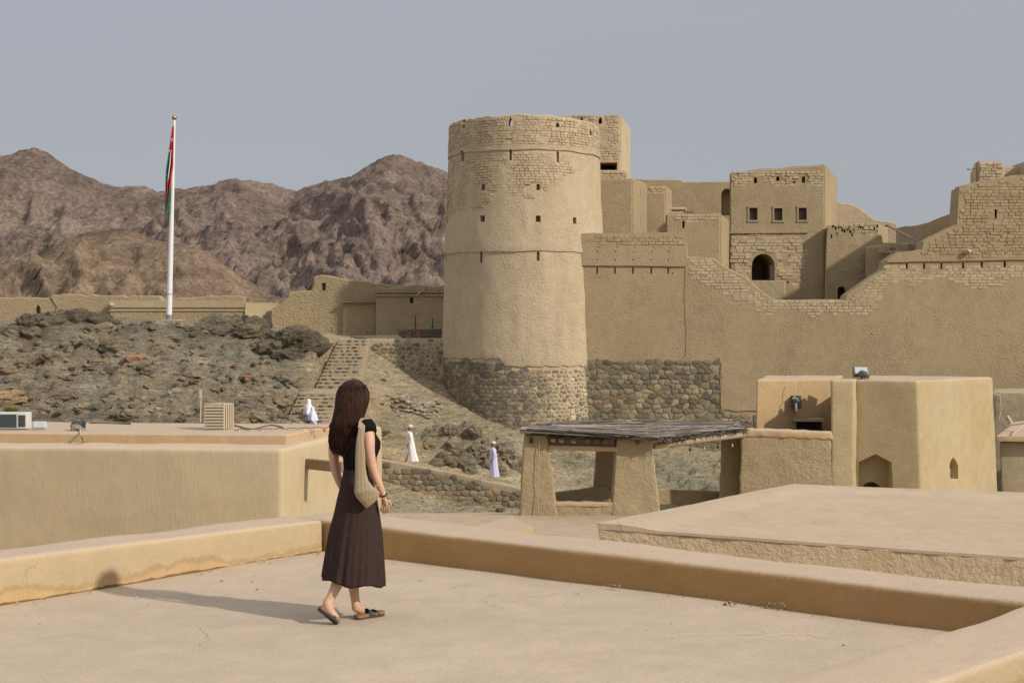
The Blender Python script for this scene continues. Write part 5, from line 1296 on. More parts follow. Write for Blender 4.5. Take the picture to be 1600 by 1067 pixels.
# ------------------------------------------------------------------ open hut with the reed roof
HYa = 49.99
hut = thing('reed_roof_shelter', 'open sided mud shelter with thick pillars under a grey reed roof', 'shelter', (X_(930, HYa), HYa, -4.75))
def pil(l0, r0, l1, r1, yb, yt, Y, dep, seed, name='pillar', mat='hut', rr=.08, a=.04):
    v, f = softbox([(X_(l0, Y), Y, Z_(yb, Y)), (X_(r0, Y), Y, Z_(yb, Y)), (X_(r0, Y), Y + dep, Z_(yb, Y)), (X_(l0, Y), Y + dep, Z_(yb, Y)),
                    (X_(l1, Y), Y, Z_(yt, Y)), (X_(r1, Y), Y, Z_(yt, Y)), (X_(r1, Y), Y + dep, Z_(yt, Y)), (X_(l1, Y), Y + dep, Z_(yt, Y))], .15, rr, a, 1.6, seed, fine=.02)
    return put(name, mk(v, f), M[mat], hut, smooth=60)
pil(811, 873, 819, 855, 812, 679, HYa, .55, 1)
pil(955, 1034, 963, 1017, 815, 684, HYa, .9, 2)
pil(925, 962, 932, 962, 812, 700, HYa + 3.0, .5, 3)
pil(820, 850, 824, 848, 812, 700, HYa + 3.0, .5, 8)
pil(1124, 1160, 1130, 1157, 815, 681, HYa + 4.7, .5, 4)
pil(868, 962, 868, 962, 815, 789, HYa + .04, .45, 5, 'sill_wall', rr=.1)
pil(866, 962, 866, 962, 792, 785, HYa + .02, .5, 6, 'sill_cap', 'edge', rr=.05, a=.02)
v, f = softbox([(X_(1026, 55.4), 55.4, -4.75), (X_(1150, 56.2), 56.2, -4.75), (X_(1150, 56.6), 56.6, -4.75), (X_(1026, 55.8), 55.8, -4.75),
                (X_(1026, 55.4), 55.4, Z_(763, 55.4)), (X_(1150, 56.2), 56.2, Z_(768, 56.2)), (X_(1150, 56.6), 56.6, Z_(768, 56.6)), (X_(1026, 55.8), 55.8, Z_(763, 55.8))], .3, .08, .03, 1.5, 4)
put('low_wall', mk(v, f), M['hut'], hut, smooth=60)
v, f = softbox([(X_(868, 51.30), 52.53, -4.75), (X_(962, 52.62), 52.80, -4.75), (X_(962, 52.62), 53.15, -4.75), (X_(868, 51.30), 52.88, -4.75),
                (X_(868, 51.30), 52.53, Z_(769, 52.62)), (X_(950, 52.62), 52.80, Z_(760, 52.62)), (X_(950, 52.62), 53.15, Z_(760, 52.62)), (X_(868, 51.30), 52.88, Z_(769, 52.62))], .3, .08, .03, 1.5, 5)
put('rear_low_wall', mk(v, f), M['hut'], hut, smooth=60)
mb = MB(); v, f = softbox([(X_(858, HYa), HYa - .02, Z_(703, HYa)), (X_(966, HYa), HYa - .02, Z_(706, HYa)), (X_(966, HYa), HYa + .4, Z_(706, HYa)), (X_(858, HYa), HYa + .4, Z_(703, HYa)),
                (X_(858, HYa), HYa - .02, Z_(695, HYa)), (X_(966, HYa), HYa - .02, Z_(698, HYa)), (X_(966, HYa), HYa + .4, Z_(698, HYa)), (X_(858, HYa), HYa + .4, Z_(695, HYa))], .25, .05, .02, 2, 6)
put('lintel', mk(v, f), M['edge'], hut, smooth=60)
logm = plain('log_wood', (.16, .125, .10), .9, var=.4, nscale=10, bd=.02); endm = plain('log_end', (.15, .12, .095), .9, var=.4, nscale=14)
for i, (px, py, r) in enumerate(((864, 687.5, 4.2), (877, 688, 4.6), (896, 688.5, 4.8), (918, 689, 4.6), (933, 689.5, 4), (946, 690, 4.8), (996, 691, 3.8))):
    c = P(px, py, HYa - .25); rr_ = r * HYa / F; lg = MB(); lg.tube([c, c + Vector((.1, 4.0, .12))], rr_, 14); o = lg.put('log', logm, hut, smooth=50)
    lg = MB(); lg.tube([c + Vector((0, -.012, 0)), c + Vector((0, .01, 0))], rr_ * .9, 14); lg.put('log_end', endm, o)
mb = MB(); v, f = softbox([(X_(856, HYa), HYa + .1, Z_(698, HYa)), (X_(962, HYa), HYa + .1, Z_(700, HYa)), (X_(962, HYa), HYa + .4, Z_(700, HYa)), (X_(856, HYa), HYa + .4, Z_(698, HYa)),
                (X_(856, HYa), HYa + .1, Z_(680, HYa)), (X_(962, HYa), HYa + .1, Z_(684, HYa)), (X_(962, HYa), HYa + .4, Z_(684, HYa)), (X_(856, HYa), HYa + .4, Z_(680, HYa))], .25, .03, .03, 2, 6)
put('gap_shade_fill', mk(v, f), plain('gap_shade', (.27, .195, .12), .95, var=.4), hut, smooth=60)  # dark fill, coloured as the shadowed gap behind the log ends
# reed roof surface corners: near-left, near-mid, right-front, back
def roofpt(a, b):
    """a 0..1 left-right, b 0..1 front-back"""
    fx = [815, 1030, 1160]; fl = P(812, 673.5, HYa - .3); fm = P(1030, 687, HYa - .5); fr = P(1163, 673, 53.15)
    bl = P(856, 664.5, 53.4); br = P(1162, 664.5, 56.0); bm_ = P(1010, 661.5, 54.6)
    F_ = fl + (fm - fl) * (a / .62) if a < .62 else fm + (fr - fm) * ((a - .62) / .38)
    B_ = bl + (bm_ - bl) * (a / .62) if a < .62 else bm_ + (br - bm_) * ((a - .62) / .38)
    return F_ + (B_ - F_) * b
mb = MB(); v = []; f = []
for j in range(9):
    for i in range(25): p = roofpt(i / 24, j / 8); v.append(p + Vector((0, 0, rnd.uniform(-.02, .02) + .03)))
nn = len(v); v += [p - Vector((0, 0, .07)) for p in v]
for j in range(8):
    for i in range(24): k = j * 25 + i; f.append((k, k + 1, k + 26, k + 25)); f.append((nn + k + 25, nn + k + 26, nn + k + 1, nn + k))
for i in range(24): f.append((i + 1, i, nn + i, nn + i + 1)); f.append((200 + i, 201 + i, nn + 201 + i, nn + 200 + i))
for j in range(8): f.append((j * 25, j * 25 + 25, nn + j * 25 + 25, nn + j * 25)); f.append((j * 25 + 49, j * 25 + 24, nn + j * 25 + 24, nn + j * 25 + 49))
mb.add(v, f); mb.put('roof_mat', plain('reed_mat', (.14, .115, .095), .95, var=.4, nscale=14, bd=.03), hut)
reeds = []; g = random.Random(44); mb = MB(); cols = [(.20, .165, .13), (.10, .085, .075), (.34, .28, .21), (.05, .042, .038), (.15, .125, .105)]
for i in range(1500):
    a = g.uniform(-.02, .93); b = g.random() ** 1.1; a2 = min(1.03, a + g.uniform(.12, .42)); b2 = b + g.uniform(-.10, .12); pts = []
    b2 = max(-.03, min(1.02, b2)); am = (a + a2) / 2; lift_ = g.uniform(.02, .13)
    kk = g.choice([.8, 1, 1.2]); c_ = g.choice(cols)
    p = [roofpt(max(0, min(1, q_[0])), q_[1]) + Vector((0, 0, lift_ + dz)) for q_, dz in (((a, b), 0), ((am, (b + b2) / 2), g.uniform(-.01, .04)), ((a2, b2), g.uniform(-.03, .03)))]
    mb.tube(p, [.03, .026, .012], 4, False, tuple(k_ * kk for k_ in c_))
for i in range(320):    # frayed ends along the right front edge
    a = g.uniform(.60, 1.0); p = roofpt(a, g.uniform(0, .08)) + Vector((0, 0, .05)); d = Vector((g.uniform(-.1, .25), g.uniform(-.35, -.1), g.uniform(-.18, .08)))
    mb.tube([p, p + d], [.02, .012], 4, True, g.choice(cols))
mb.put('reeds', M['reed'], hut, tint=True, kind='stuff')
mb = MB(); mb.tube([P(1022, 697, HYa + .1), P(1090, 688, 51.22), P(1162, 679, 53.06)], .11, 10); mb.put('bamboo_pole', plain('bamboo', (.42, .33, .20), .6, var=.2), hut, smooth=60)
mb = MB(); mb.tube([P(812, 675, HYa - .35), P(860, 677, HYa - .38), P(960, 683, HYa - .4), P(1030, 688, HYa - .45)], .035, 7); mb.put('edge_pole', plain('dark_pole', (.14, .11, .09), .8), hut, smooth=60)
for i, px in enumerate((1078, 1100, 1122, 1144)):
    Y = 51.30 + (px - 1078) / 66 * 1.8; mb = MB(); c = P(px, 690 - (px - 1078) * .1, Y); mb.tube([c, c - Vector((0, 0, .22))], .006, 5)
    mb.tube([c - Vector((0, 0, .22)), c - Vector((0, 0, .27)), c - Vector((0, 0, .35))], [.012, .045, .03], 8)
    t = put('hanging_lamp', mb.mesh(), bulb if i % 2 else blackm, base=True, smooth=60, group='lamps hanging from the shelter', label='%s small bulb hanging under the right side of the reed roof' % ('leftmost', 'second', 'third', 'rightmost')[i], cat='lamp')
mb = MB(); mb.hexa([P(827, 692, HYa - .05), P(833, 692, HYa - .05), P(833, 692, HYa + .1), P(827, 692, HYa + .1), P(828.5, 683, HYa - .05), P(831.5, 683, HYa - .05), P(831.5, 683, HYa + .1), P(828.5, 683, HYa + .1)])
mb.put('dark_niche', blackm, hut)
mb = MB(); mb.tube([P(843, 682, HYa - .06), P(842, 740, HYa - .12), P(841, 800, HYa - .1)], .014, 5); mb.put('cord', plain('pale_cord', (.5, .38, .22), .8), hut)

# low thick wall right of the shelter
t = thing('low_thick_wall', 'thick low mud wall with a smooth orange cap right of the reed roof shelter', 'wall', (X_(1230, 54), 54, -5.4))
LY = 54.0
v, f = softbox([(X_(1152, LY), LY, -5.4), (X_(1307, LY), LY, -5.4), (X_(1310, LY + .6), LY + .6, -5.4), (X_(1156, LY + .6), LY + .6, -5.4),
                (X_(1157, LY), LY, Z_(676, LY)), (X_(1300, LY), LY, Z_(680, LY)), (X_(1306, LY + .6), LY + .6, Z_(681, LY + .6)), (X_(1160, LY + .6), LY + .6, Z_(676, LY + .6))], .15, .12, .05, 1.4, 3, fine=.03)
put('wall', mk(v, f), M['hut'], t, smooth=60)
v, f = softbox([(X_(1155, LY), LY - .06, Z_(683, LY)), (X_(1302, LY), LY - .06, Z_(688, LY)), (X_(1308, LY + .6), LY + .66, Z_(689, LY + .6)), (X_(1158, LY + .6), LY + .66, Z_(684, LY + .6)),
                (X_(1158, LY), LY - .05, Z_(669, LY)), (X_(1300, LY), LY - .05, Z_(674, LY)), (X_(1305, LY + .6), LY + .65, Z_(674, LY + .6)), (X_(1160, LY + .6), LY + .65, Z_(668, LY + .6))], .12, .12, .05, 2.4, 4, fine=.02)
put('cap', mk(v, f), M['edge'], t, smooth=60)

# ------------------------------------------------------------------ square plastered block on the right
bk = thing('plastered_block_house', 'large square plastered block with a gabled niche and a bright right side', 'building', (X_(1400, 55), 55, -5.4))
def prism_soft(pts, ytop, seed, cutl=None, name='wall', bat=.02, mat='block'):
    """pts: 4 corners (px at top, px at bottom, Y) ccw from front-left"""
    lo = [(X_(b, Y), Y, -5.45) for a, b, Y in pts]; hi = [(X_(a, Y), Y, Z_(ytop[i], Y)) for i, (a, b, Y) in enumerate(pts)]
    vf = softbox(lo + hi, .22, .1, .03, .9, seed, maxn=60, fine=.01)
    me = bool_cut(vf, (cutl.v, cutl.f)) if cutl else mk(*vf)
    return put(name, me, M[mat], bk, smooth=50)
zr = 593.5
cA = MB(); hole(cA, 1265, 667, 46, 30, 56.5, .9, 'box', 1.2)
prism_soft([(1182.5, 1178, 55.2), (1303, 1303, 57.2), (1318, 1318, 61.5), (1195, 1190, 61.5)], [593.5, 592, 586.5, 586.5], 1, cA, mat='recess')
cB = MB(); hole(cB, 1366, 739, 50, 62, 54.7, .55, 'gable'); hole(cB, 1367, 768, 34, 26, 54.7, 1.6, 'arch')
fa = Vector((X_(1441, 54), 54, 0)); fb = Vector((X_(1561, 60), 60, 0)); fd = (fb - fa).normalized(); fn = Vector((fd.y, -fd.x, 0))
def side_pt(px, py):
    # point of the bright side wall seen at photo px,py
    k = (px - 800) / F; t_ = (k * fa.y - fa.x) / (fd.x - k * fd.y); p = fa + fd * t_; return Vector((p.x, p.y, Z_(py, p.y)))
pr = [side_pt(x, y) for x, y in ((1486, 747), (1499, 748), (1499, 727), (1496.5, 720), (1492, 714), (1488, 720), (1486, 727))]
cB.add([p + fn * .3 for p in pr] + [p - fn * .35 - fd * .0 for p in pr], [tuple(range(6, -1, -1)), tuple(range(7, 14))] + [(i, (i + 1) % 7, 7 + (i + 1) % 7, 7 + i) for i in range(7)])
prism_soft([(1336, 1336, 54.72), (1433, 1441, 54.0), (1552, 1561, 60.0), (1345, 1345, 61.5)], [592.8, 595, 588.5, 586], 2, None if False else cB)
prism_soft([(1298, 1298, 54.0), (1334.5, 1334.5, 54.0), (1343, 1343, 55.6), (1300, 1300, 55.9)], [593.5, 593.5, 592, 592], 3, name='pier')
mb = MB(); c0 = P(1240, 655.5, 55.8); c1 = P(1289, 655.5, 55.8); mb.box((c0.x, 56.0, c0.z - .09), (c1.x, 56.9, c0.z + .03)); mb.put('window_lintel', M['ruin_smooth'], bk)
mb = MB(); mb.box((X_(1242, 56), 57.2, Z_(684, 56)), (X_(1288, 56), 57.3, Z_(655, 56))); mb.put('window_inside', blackm, bk)
t = thing('wall_lamp', 'grey outdoor lamp with a white tube on the recessed wall above the dark window', 'lamp', P(1244, 640, 55.7))
mb = MB(); c = P(1246, 628, 55.72); mb.box((c.x - .16, 55.72, c.z - .28), (c.x + .16, 56.3, c.z + .24)); mb.put('plate', plain('lamp_plate', (.10, .115, .12), .5, .3), t)
mb = MB(); mb.tube([P(1243, 626, 55.5), P(1244, 638, 55.5)], [.10, .12], 14); mb.put('lamp_body', blackm, t, smooth=50)
mb = MB(); mb.tube([P(1244, 630, 55.36), P(1244.5, 640, 55.36), P(1244.5, 643, 55.38)], [.045, .045, .02], 12); mb.put('tube', plain('frosted_tube', (.75, .72, .78), .3), t, smooth=50)
mb = MB(); mb.tube([P(1243, 592.5, 55.7), P(1242, 605, 55.6), P(1243, 618, 55.6), P(1238, 623, 55.5), P(1245, 622, 55.45), P(1248, 626, 55.5)], .016, 6); mb.put('cord', plain('white_cord', (.65, .6, .52), .7), t, smooth=60)
floodlight('floodlight', 1345, 588, .62, .42, 55.6, 'large floodlight held down by dark stones on the roof of the square block', plain('olive_housing', (.16, .15, .10), .5), glass_l, .35, .15, Z_(590, 55.6))
mb = MB(); g = random.Random(5)
for dx, dz, r_ in ((-4, 0, .15), (3, 1, .19), (8, -1, .14), (0, 4, .13)):
    v, f = rock_verts(P(1346 + dx, 586 - dz, 55.25), r_, g.randrange(999), n=2); k = g.uniform(.7, 1.2); mb.add(v, f, (.11 * k, .115 * k, .10 * k))
mb.put('weight_stones', M['stone'], tint=True, smooth=30, base=True, label='small pile of dark stones against the floodlight on the square block', cat='stones')
# houses at the right edge
t = thing('far_right_house', 'low plaster house partly hidden behind the square block at the right edge', 'building', (X_(1600, 68), 68, -5.4))
v, f = softbox([(X_(1545, 68), 68, -5.4), (X_(1720, 67), 67, -5.4), (X_(1720, 71), 71, -5.4), (X_(1545, 71), 71, -5.4), (X_(1551, 68), 68, Z_(612, 68)), (X_(1720, 67), 67, Z_(613, 67)), (X_(1720, 71), 71, Z_(606, 71)), (X_(1551, 71), 71, Z_(607, 71))], .4, .08, .04, 1, 2)
put('wall', mk(v, f), M['smooth'], t, smooth=50)
mb = MB(); mb.tube([P(1552, 615, 67.9), P(1562, 618, 67.85), P(1564, 640, 67.85), P(1561, 655, 67.85)], .025, 5); mb.put('cable', plain('pale_cable2', (.6, .5, .38), .8), t)
t = thing('near_right_house', 'plaster house with a projecting roof slab at the right edge', 'building', (X_(1600, 61), 61, -5.4))
v, f = softbox([(X_(1565, 61), 61, -5.4), (X_(1760, 60.4), 60.4, -5.4), (X_(1760, 66), 66, -5.4), (X_(1565, 66), 66, -5.4), (X_(1562, 61), 61, Z_(690, 61)), (X_(1760, 60.4), 60.4, Z_(690, 60.4)), (X_(1760, 66), 66, Z_(680, 66)), (X_(1566, 66), 66, Z_(680, 66))], .4, .08, .03, 1, 3)
put('wall', mk(v, f), M['smooth'], t, smooth=50)
v, f = softbox([(X_(1556, 60.6), 60.6, Z_(690, 60.6)), (X_(1760, 60), 60, Z_(692, 60)), (X_(1760, 66), 66, Z_(690, 61)), (X_(1574, 66), 66, Z_(690, 61)), (X_(1556, 60.6), 60.6, Z_(681, 60.6)), (X_(1760, 60), 60, Z_(682, 60)), (X_(1760, 66), 66, Z_(671, 60.4)), (X_(1588, 66), 66, Z_(671, 60.4))], .3, .05, .02, 1, 4)
put('roof', mk(v, f), M['edge'], t, smooth=50)
mb = MB(); mb.tube([P(1573, 650, 62), P(1580, 661, 62)], [.10, .08], 8); mb.tube([P(1577, 663, 62), P(1600, 660, 62)], .07, 8); mb.tube([P(1580, 680, 60.55), P(1592, 671, 60.9), P(1600, 663, 62)], .03, 6)
put('bleached_timber', mb.mesh(), plain('bleached_wood', (.52, .43, .33), .8), base=True, smooth=50, label='bleached timber pieces lying on the projecting roof at the right edge', cat='timber')
# low plaster wedges between path and shelter
t = thing('sunken_roof_edge', 'small angular plaster roof edge below the path wall left of the shelter', 'roof edge', (X_(790, 45), 45, -5.3))
mb = MB(); a = [P(752, 818, 47), P(800, 806, 49), P(834, 822, 46), P(800, 834, 43), P(720, 828, 45)]
for q_ in a: pass
n_ = 5; v = a + [Vector((p.x, p.y, -5.5)) for p in a]; mb.add(v, [(4, 3, 2, 1, 0)[::-1] and (0, 1, 2, 3, 4), (9, 8, 7, 6, 5)] + [(i, 5 + i, 5 + (i + 1) % 5, (i + 1) % 5) for i in range(5)])
me = mb.mesh(); bm = bmesh.new(); bm.from_mesh(me); bmesh.ops.recalc_face_normals(bm, faces=bm.faces); bmesh.ops.bevel(bm, geom=bm.edges[:], offset=.05, segments=2, affect='EDGES'); bm.to_mesh(me); bm.free()
put('roof', me, M['edge'], t)
# ------------------------------------------------------------------ people
def skin_mat(name, col, sss=.15):
    m, nt, bs = nodes(name); p = pos(nt)
    nt.links.new(mix(nt, col, ramp(nt, noise(nt, p, 18, 3), [(.3, .9), (.7, 1.04)]), 1.0, 'MULTIPLY'), bs.inputs['Base Color'])
    bs.inputs['Roughness'].default_value = .55; bs.inputs['Subsurface Weight'].default_value = sss; bs.inputs['Subsurface Scale'].default_value = .01
    return m
def skinned(verts, edges, radii, root=0, sub=2):
    me = bpy.data.meshes.new('sk'); me.from_pydata([tuple(v) for v in verts], edges, [])
    o = bpy.data.objects.new('sk', me); COL.objects.link(o)
    o.modifiers.new('skin', 'SKIN'); s_ = o.modifiers.new('sub', 'SUBSURF'); s_.levels = sub; s_.render_levels = sub
    for i, d in enumerate(me.skin_vertices[0].data):
        r = radii[i]; d.radius = (r, r) if not hasattr(r, '__len__') else r; d.use_root = (i == root)
    dg = bpy.context.evaluated_depsgraph_get(); dg.update()
    out = bpy.data.meshes.new_from_object(o.evaluated_get(dg)); bpy.data.objects.remove(o); return out
class Sk:
    def __init__(s): s.v = []; s.e = []; s.r = []
    def add(s, p, r, parent=None):
        s.v.append(Vector(p)); s.r.append(r); i = len(s.v) - 1
        if parent is not None: s.e.append((parent, i))
        return i
    def chain(s, pts, parent=None):
        for p, r in pts: parent = s.add(p, r, parent)
        return parent
def loft(sections, n=40, cap=True, wob=None):
    """sections: (centre Vector, half width, half depth, turn) bottom to top or top to bottom"""
    v = []; f = []
    for j, (c, a, b, tr) in enumerate(sections):
        for k in range(n):
            t = 2 * math.pi * k / n; w = wob(j, t) if wob else 1.0
            x, y = a * w * math.cos(t), b * w * math.sin(t)
            v.append(c + Vector((x * math.cos(tr) - y * math.sin(tr), x * math.sin(tr) + y * math.cos(tr), 0)))
    for j in range(len(sections) - 1):
        for k in range(n): f.append((j * n + k, j * n + (k + 1) % n, (j + 1) * n + (k + 1) % n, (j + 1) * n + k))
    if cap: f.append(tuple(range(n - 1, -1, -1))); m = (len(sections) - 1) * n; f.append(tuple(m + k for k in range(n)))
    return v, f
def cloth_mat(name, col, rough=.9, weave=220, bd=.001, fold=0):
    m, nt, bs = nodes(name); p = pos(nt)
    nt.links.new(mix(nt, col, ramp(nt, noise(nt, p, 30, 4), [(.3, .85), (.7, 1.08)]), 1.0, 'MULTIPLY'), bs.inputs['Base Color'])
    bs.inputs['Roughness'].default_value = rough; bs.inputs['Specular IOR Level'].default_value = .08
    bs.inputs['Sheen Weight'].default_value = 0
    bump(nt, bs, noise(nt, pos(nt, (1, 1, .25)), 14, 4, .6), .012 if fold else bd); return m

WYW = 9.8
W0 = P(548, 968, WYW); W0.z = 0
woman = thing('person', 'woman with long dark hair in black top and brown skirt walking on the terrace', 'person', (W0.x, W0.y, 0))
def w(px, py, d=0.0): return P(px, py, WYW + d)
fwd = Vector((.70, .71, 0)); rgt = Vector((.71, -.70, 0))
sk = Sk()
pel = sk.add(w(557, 766, 0), .10)
wst = sk.add(w(559, 738, .02), .068, pel); ch = sk.add(w(561, 705, .03), .082, wst); uc = sk.add(w(557, 680, .03), .085, ch)
nk = sk.add(w(553, 660, .02), .055, uc); n2 = sk.add(w(553, 648, .03), .044, nk)
h1 = sk.add(w(555, 634, .05), .068, n2); h2 = sk.add(w(555, 619, .04), .085, h1); h3 = sk.add(w(553, 606, .03), .072, h2)
sk.add(w(570, 631, .14), .014, h1); sk.add(w(566, 640, .12), .02, h1)
# arms
rs = sk.add(w(573, 668, -.07), .056, uc)
ra = sk.chain([(w(576, 684, -.10), .047), (w(577, 705, -.12), .039), (w(582, 731, -.11), .033), (w(590, 752, -.10), .031), (w(597, 768, -.08), .024), (w(600, 777, -.065), .0205)], rs)
ls = sk.add(w(531, 670, .12), .05, uc)
la = sk.chain([(w(524, 684, .14), .045), (w(521, 706, .14), .039), (w(523, 731, .14), .034), (w(530, 752, .17), .03), (w(540, 772, .22), .021)], ls)
# legs
rh = sk.add(w(560, 790, -.07), .09, pel); rk = sk.chain([(w(552, 850, -.07), .062), (w(541, 880, -.08), .052), (w(527, 912, -.12), .044), (w(516, 935, -.16), .032), (w(511, 946, -.18), .029)], rh)
rf = sk.chain([(w(504, 947, -.19), .031)], rk); sk.chain([(w(519, 958, -.18), .029), (w(528, 968, -.17), .024)], rk)
lh = sk.add(w(552, 790, .07), .09, pel); lk = sk.chain([(w(556, 850, .10), .06), (w(553, 880, .06), .051), (w(551, 905, .03), .046), (w(554, 930, .02), .033), (w(557, 948, .01), .029)], lh)
sk.chain([(w(555, 957, .0), .029)], lk); sk.chain([(w(567, 955, .09), .029), (w(575, 960, .16), .024)], lk)
body = skinned(sk.v, sk.e, sk.r, 0, 2)
# hands: palm and five separate fingers each
def hand(pts_wrist, palm_c, down, out_, curl, s=.86):
    """down: along the fingers, out_: across the knuckles, curl: side the fingers bend to"""
    k = Sk(); a = k.add(pts_wrist, .021 * s)
    b = k.add(palm_c - down * .012, (.031 * s, .017 * s), a); c = k.add(palm_c + down * .03, (.034 * s, .015 * s), b)
    meshes = [skinned(k.v, k.e, k.r, 0, 2)]
    for i, (o_, ln) in enumerate(((-.024, .058), (-.008, .066), (.008, .062), (.023, .048))):
        q = Sk(); p0 = palm_c + down * .02 + out_ * o_; q0 = q.add(p0, .0085)
        q.chain([(p0 + down * ln * .35 + curl * .004, .0085), (p0 + down * ln * .75 + curl * .018, .0078), (p0 + down * ln * 1.0 + curl * .036, .007)], q0)
        meshes.append(skinned(q.v, q.e, q.r, 0, 1))
    q = Sk(); p0 = palm_c - down * .012 - out_ * .02; q0 = q.add(p0, .012); q.chain([(p0 - out_ * .022 + down * .022 + curl * .01, .0105), (p0 - out_ * .026 + down * .05 + curl * .022, .009)], q0)
    meshes.append(skinned(q.v, q.e, q.r, 0, 1))
    return meshes
def join(meshes):
    bm = bmesh.new()
    for m_ in meshes: bm.from_mesh(m_)
    me = bpy.data.meshes.new('j'); bm.to_mesh(me); bm.free(); return me
dn = (w(603, 800, -.05) - w(600, 777, -.065)).normalized()
hR = hand(w(600, 778, -.065), w(601, 784, -.06), dn, -(fwd * .8 + rgt * .45).normalized(), (fwd * .3 - rgt * .9).normalized())
hL = hand(w(540, 772, .22), w(545, 782, .22), (w(551, 797, .2) - w(540, 772, .22)).normalized(), -fwd, rgt)
put('body', join([body] + hR + hL), skin_mat('skin', (.60, .36, .24)), woman, smooth=180)
# black top
top = [(748, 559, 21.5, .112), (736, 559.5, 21, .11), (725, 560, 22.5, .118), (712, 562.5, 26, .13), (700, 564.5, 29, .14), (690, 564.5, 30, .142), (680, 560, 29, .13), (672, 557, 28, .12), (664, 555, 24, .10), (658, 554, 17, .075)]
vv, ff = loft([(w(cx, py, .03), hw * WYW / F, dd, R(-25)) for py, cx, hw, dd in top], 48, True, lambda j, t: 1 + .01 * math.sin(t * 9 + j))
mtop = MB(); mtop.add(vv, ff)
for a_, b_, r0, r1 in ((w(570, 662, -.06), w(576, 677, -.095), .068, .060), (w(534, 664, .12), w(525, 681, .14), .064, .056)):
    mtop.tube([a_ + (a_ - b_) * .25, a_, (a_ + b_) / 2, b_, b_ + (b_ - a_) * .02], [.03, r0 * .9, r0, r1, r1 * .93], 20)
black = cloth_mat('black_cotton', (.009, .008, .008), .8)
put('top', mtop.mesh(), black, woman, smooth=60)
# skirt
sec = [(733, 559, 21.0, .102), (738, 558.5, 21.5, .105), (746, 558, 23.5, .118), (760, 558.5, 27, .138), (780, 558, 31.5, .162), (800, 557.5, 35.0, .18), (830, 555.5, 41, .215), (860, 554, 44.5, .235), (885, 552.5, 47, .25), (900, 551.8, 48.5, .258), (906.5, 551.5, 48.8, .26)]
nS = 160; rows_ = []
pyi = np.linspace(733, 906.5, 44)
vv = []; ff = []
def pleat(t): return .34 * math.sin(t * 13 + 1.9 * math.sin(t * 3)) + .42 * math.sin(t * 6 + 1.3 + .7 * math.sin(t * 2)) + .2 * math.sin(t * 31 + 3 * math.sin(t * 2))
for j, py in enumerate(pyi):
    q = (py - 733) / 173.5
    cx = float(np.interp(py, [s_[0] for s_ in sec], [s_[1] for s_ in sec])); hw = float(np.interp(py, [s_[0] for s_ in sec], [s_[2] for s_ in sec])) * WYW / F; dd = float(np.interp(py, [s_[0] for s_ in sec], [s_[3] for s_ in sec]))
    c = w(cx, py, .02)
    for k in range(nS):
        t = 2 * math.pi * k / nS; wv_ = 1 + (.004 + .075 * q ** 1.4) * pleat(t + .12 * q) * (1 if q > .06 else .1)
        hem = -.028 * math.cos(t - .15) * q ** 2 + .012 * q ** 4 * math.sin(5 * t)   # lower on the right side
        vv.append(c + Vector((hw * wv_ * math.cos(t), dd * wv_ * math.sin(t), hem)))
for j in range(len(pyi) - 1):
    for k in range(nS): ff.append((j * nS + k, (j + 1) * nS + k, (j + 1) * nS + (k + 1) % nS, j * nS + (k + 1) % nS))
o = put('skirt', mk(vv, ff), cloth_mat('brown_skirt', (.046, .028, .024), .85, fold=1), woman, smooth=180)
sm = o.modifiers.new('t', 'SOLIDIFY'); sm.thickness = .006; sm.offset = -1
vv, ff = loft([(w(559, 746, .02), .107, .117, 0), (w(558.5, 740, .02), .101, .112, 0), (w(559, 732.5, .02), .098, .108, 0)], 60, False)
put('waistband', mk(vv, ff), cloth_mat('brown_waistband', (.038, .024, .021), .85), o, smooth=180)
# hair: a full cap plus long strands
hc = [(593.5, 553, 9, .05), (597, 552, 15, .08), (604, 551.5, 20.5, .10), (612, 551.5, 24, .112), (622, 551, 25, .114), (634, 549, 24, .106), (646, 546, 23, .095), (660, 542, 22.5, .082), (674, 539, 21, .072), (688, 536, 19.5, .065), (700, 535, 17, .05), (708, 537, 12, .035), (713, 540, 6, .02)]
vv, ff = loft([(w(cx, py, .035 - .075 * min(1, max(0, (py - 612) / 50))), hw * WYW / F, dd, 0) for py, cx, hw, dd in hc], 64, True, lambda j, t: 1 + .02 * math.sin(t * 23 + j * .4) + .015 * math.sin(t * 41 - j * .3))
hm = MB(); hm.add(vv, ff); g = random.Random(9)
def hsec(py):
    a = [s_[0] for s_ in hc]; return [float(np.interp(py, a, [s_[i] for s_ in hc])) for i in (1, 2, 3)]
for i in range(620):
    t = g.uniform(math.pi * .92, math.pi * 2.08); py0 = g.uniform(600, 640); py1 = g.uniform(672, 716) - 14 * abs(math.cos(t)) * (1 if math.cos(t) > 0 else .3); sp = g.uniform(-.14, .14); pts = []; m_ = 9; wv1 = g.uniform(0, 6)
    for k in range(m_):
        py = py0 + (py1 - py0) * k / (m_ - 1); cx, hw, dd = hsec(min(py, 706)); tt = t + sp * k / m_ + .03 * math.sin(k * 1.3 + wv1)
        rr = 1.02 + g.uniform(0, .035) + (.16 * g.random() if k > 6 else 0)
        pts.append(w(cx, py, .035 - .075 * min(1, max(0, (py - 612) / 50))) + Vector((hw * WYW / F * rr * math.cos(tt), dd * rr * math.sin(tt), 0)))
    r_ = g.uniform(.0022, .0045); hm.tube(pts, [r_ * .5] + [r_] * (m_ - 3) + [r_ * .7, r_ * .2], 4)
m, nt, bs = nodes('dark_hair'); bs.inputs['Roughness'].default_value = .55; bs.inputs['Specular IOR Level'].default_value = .22; bs.inputs['Specular Tint'].default_value = (.9, .6, .45, 1)
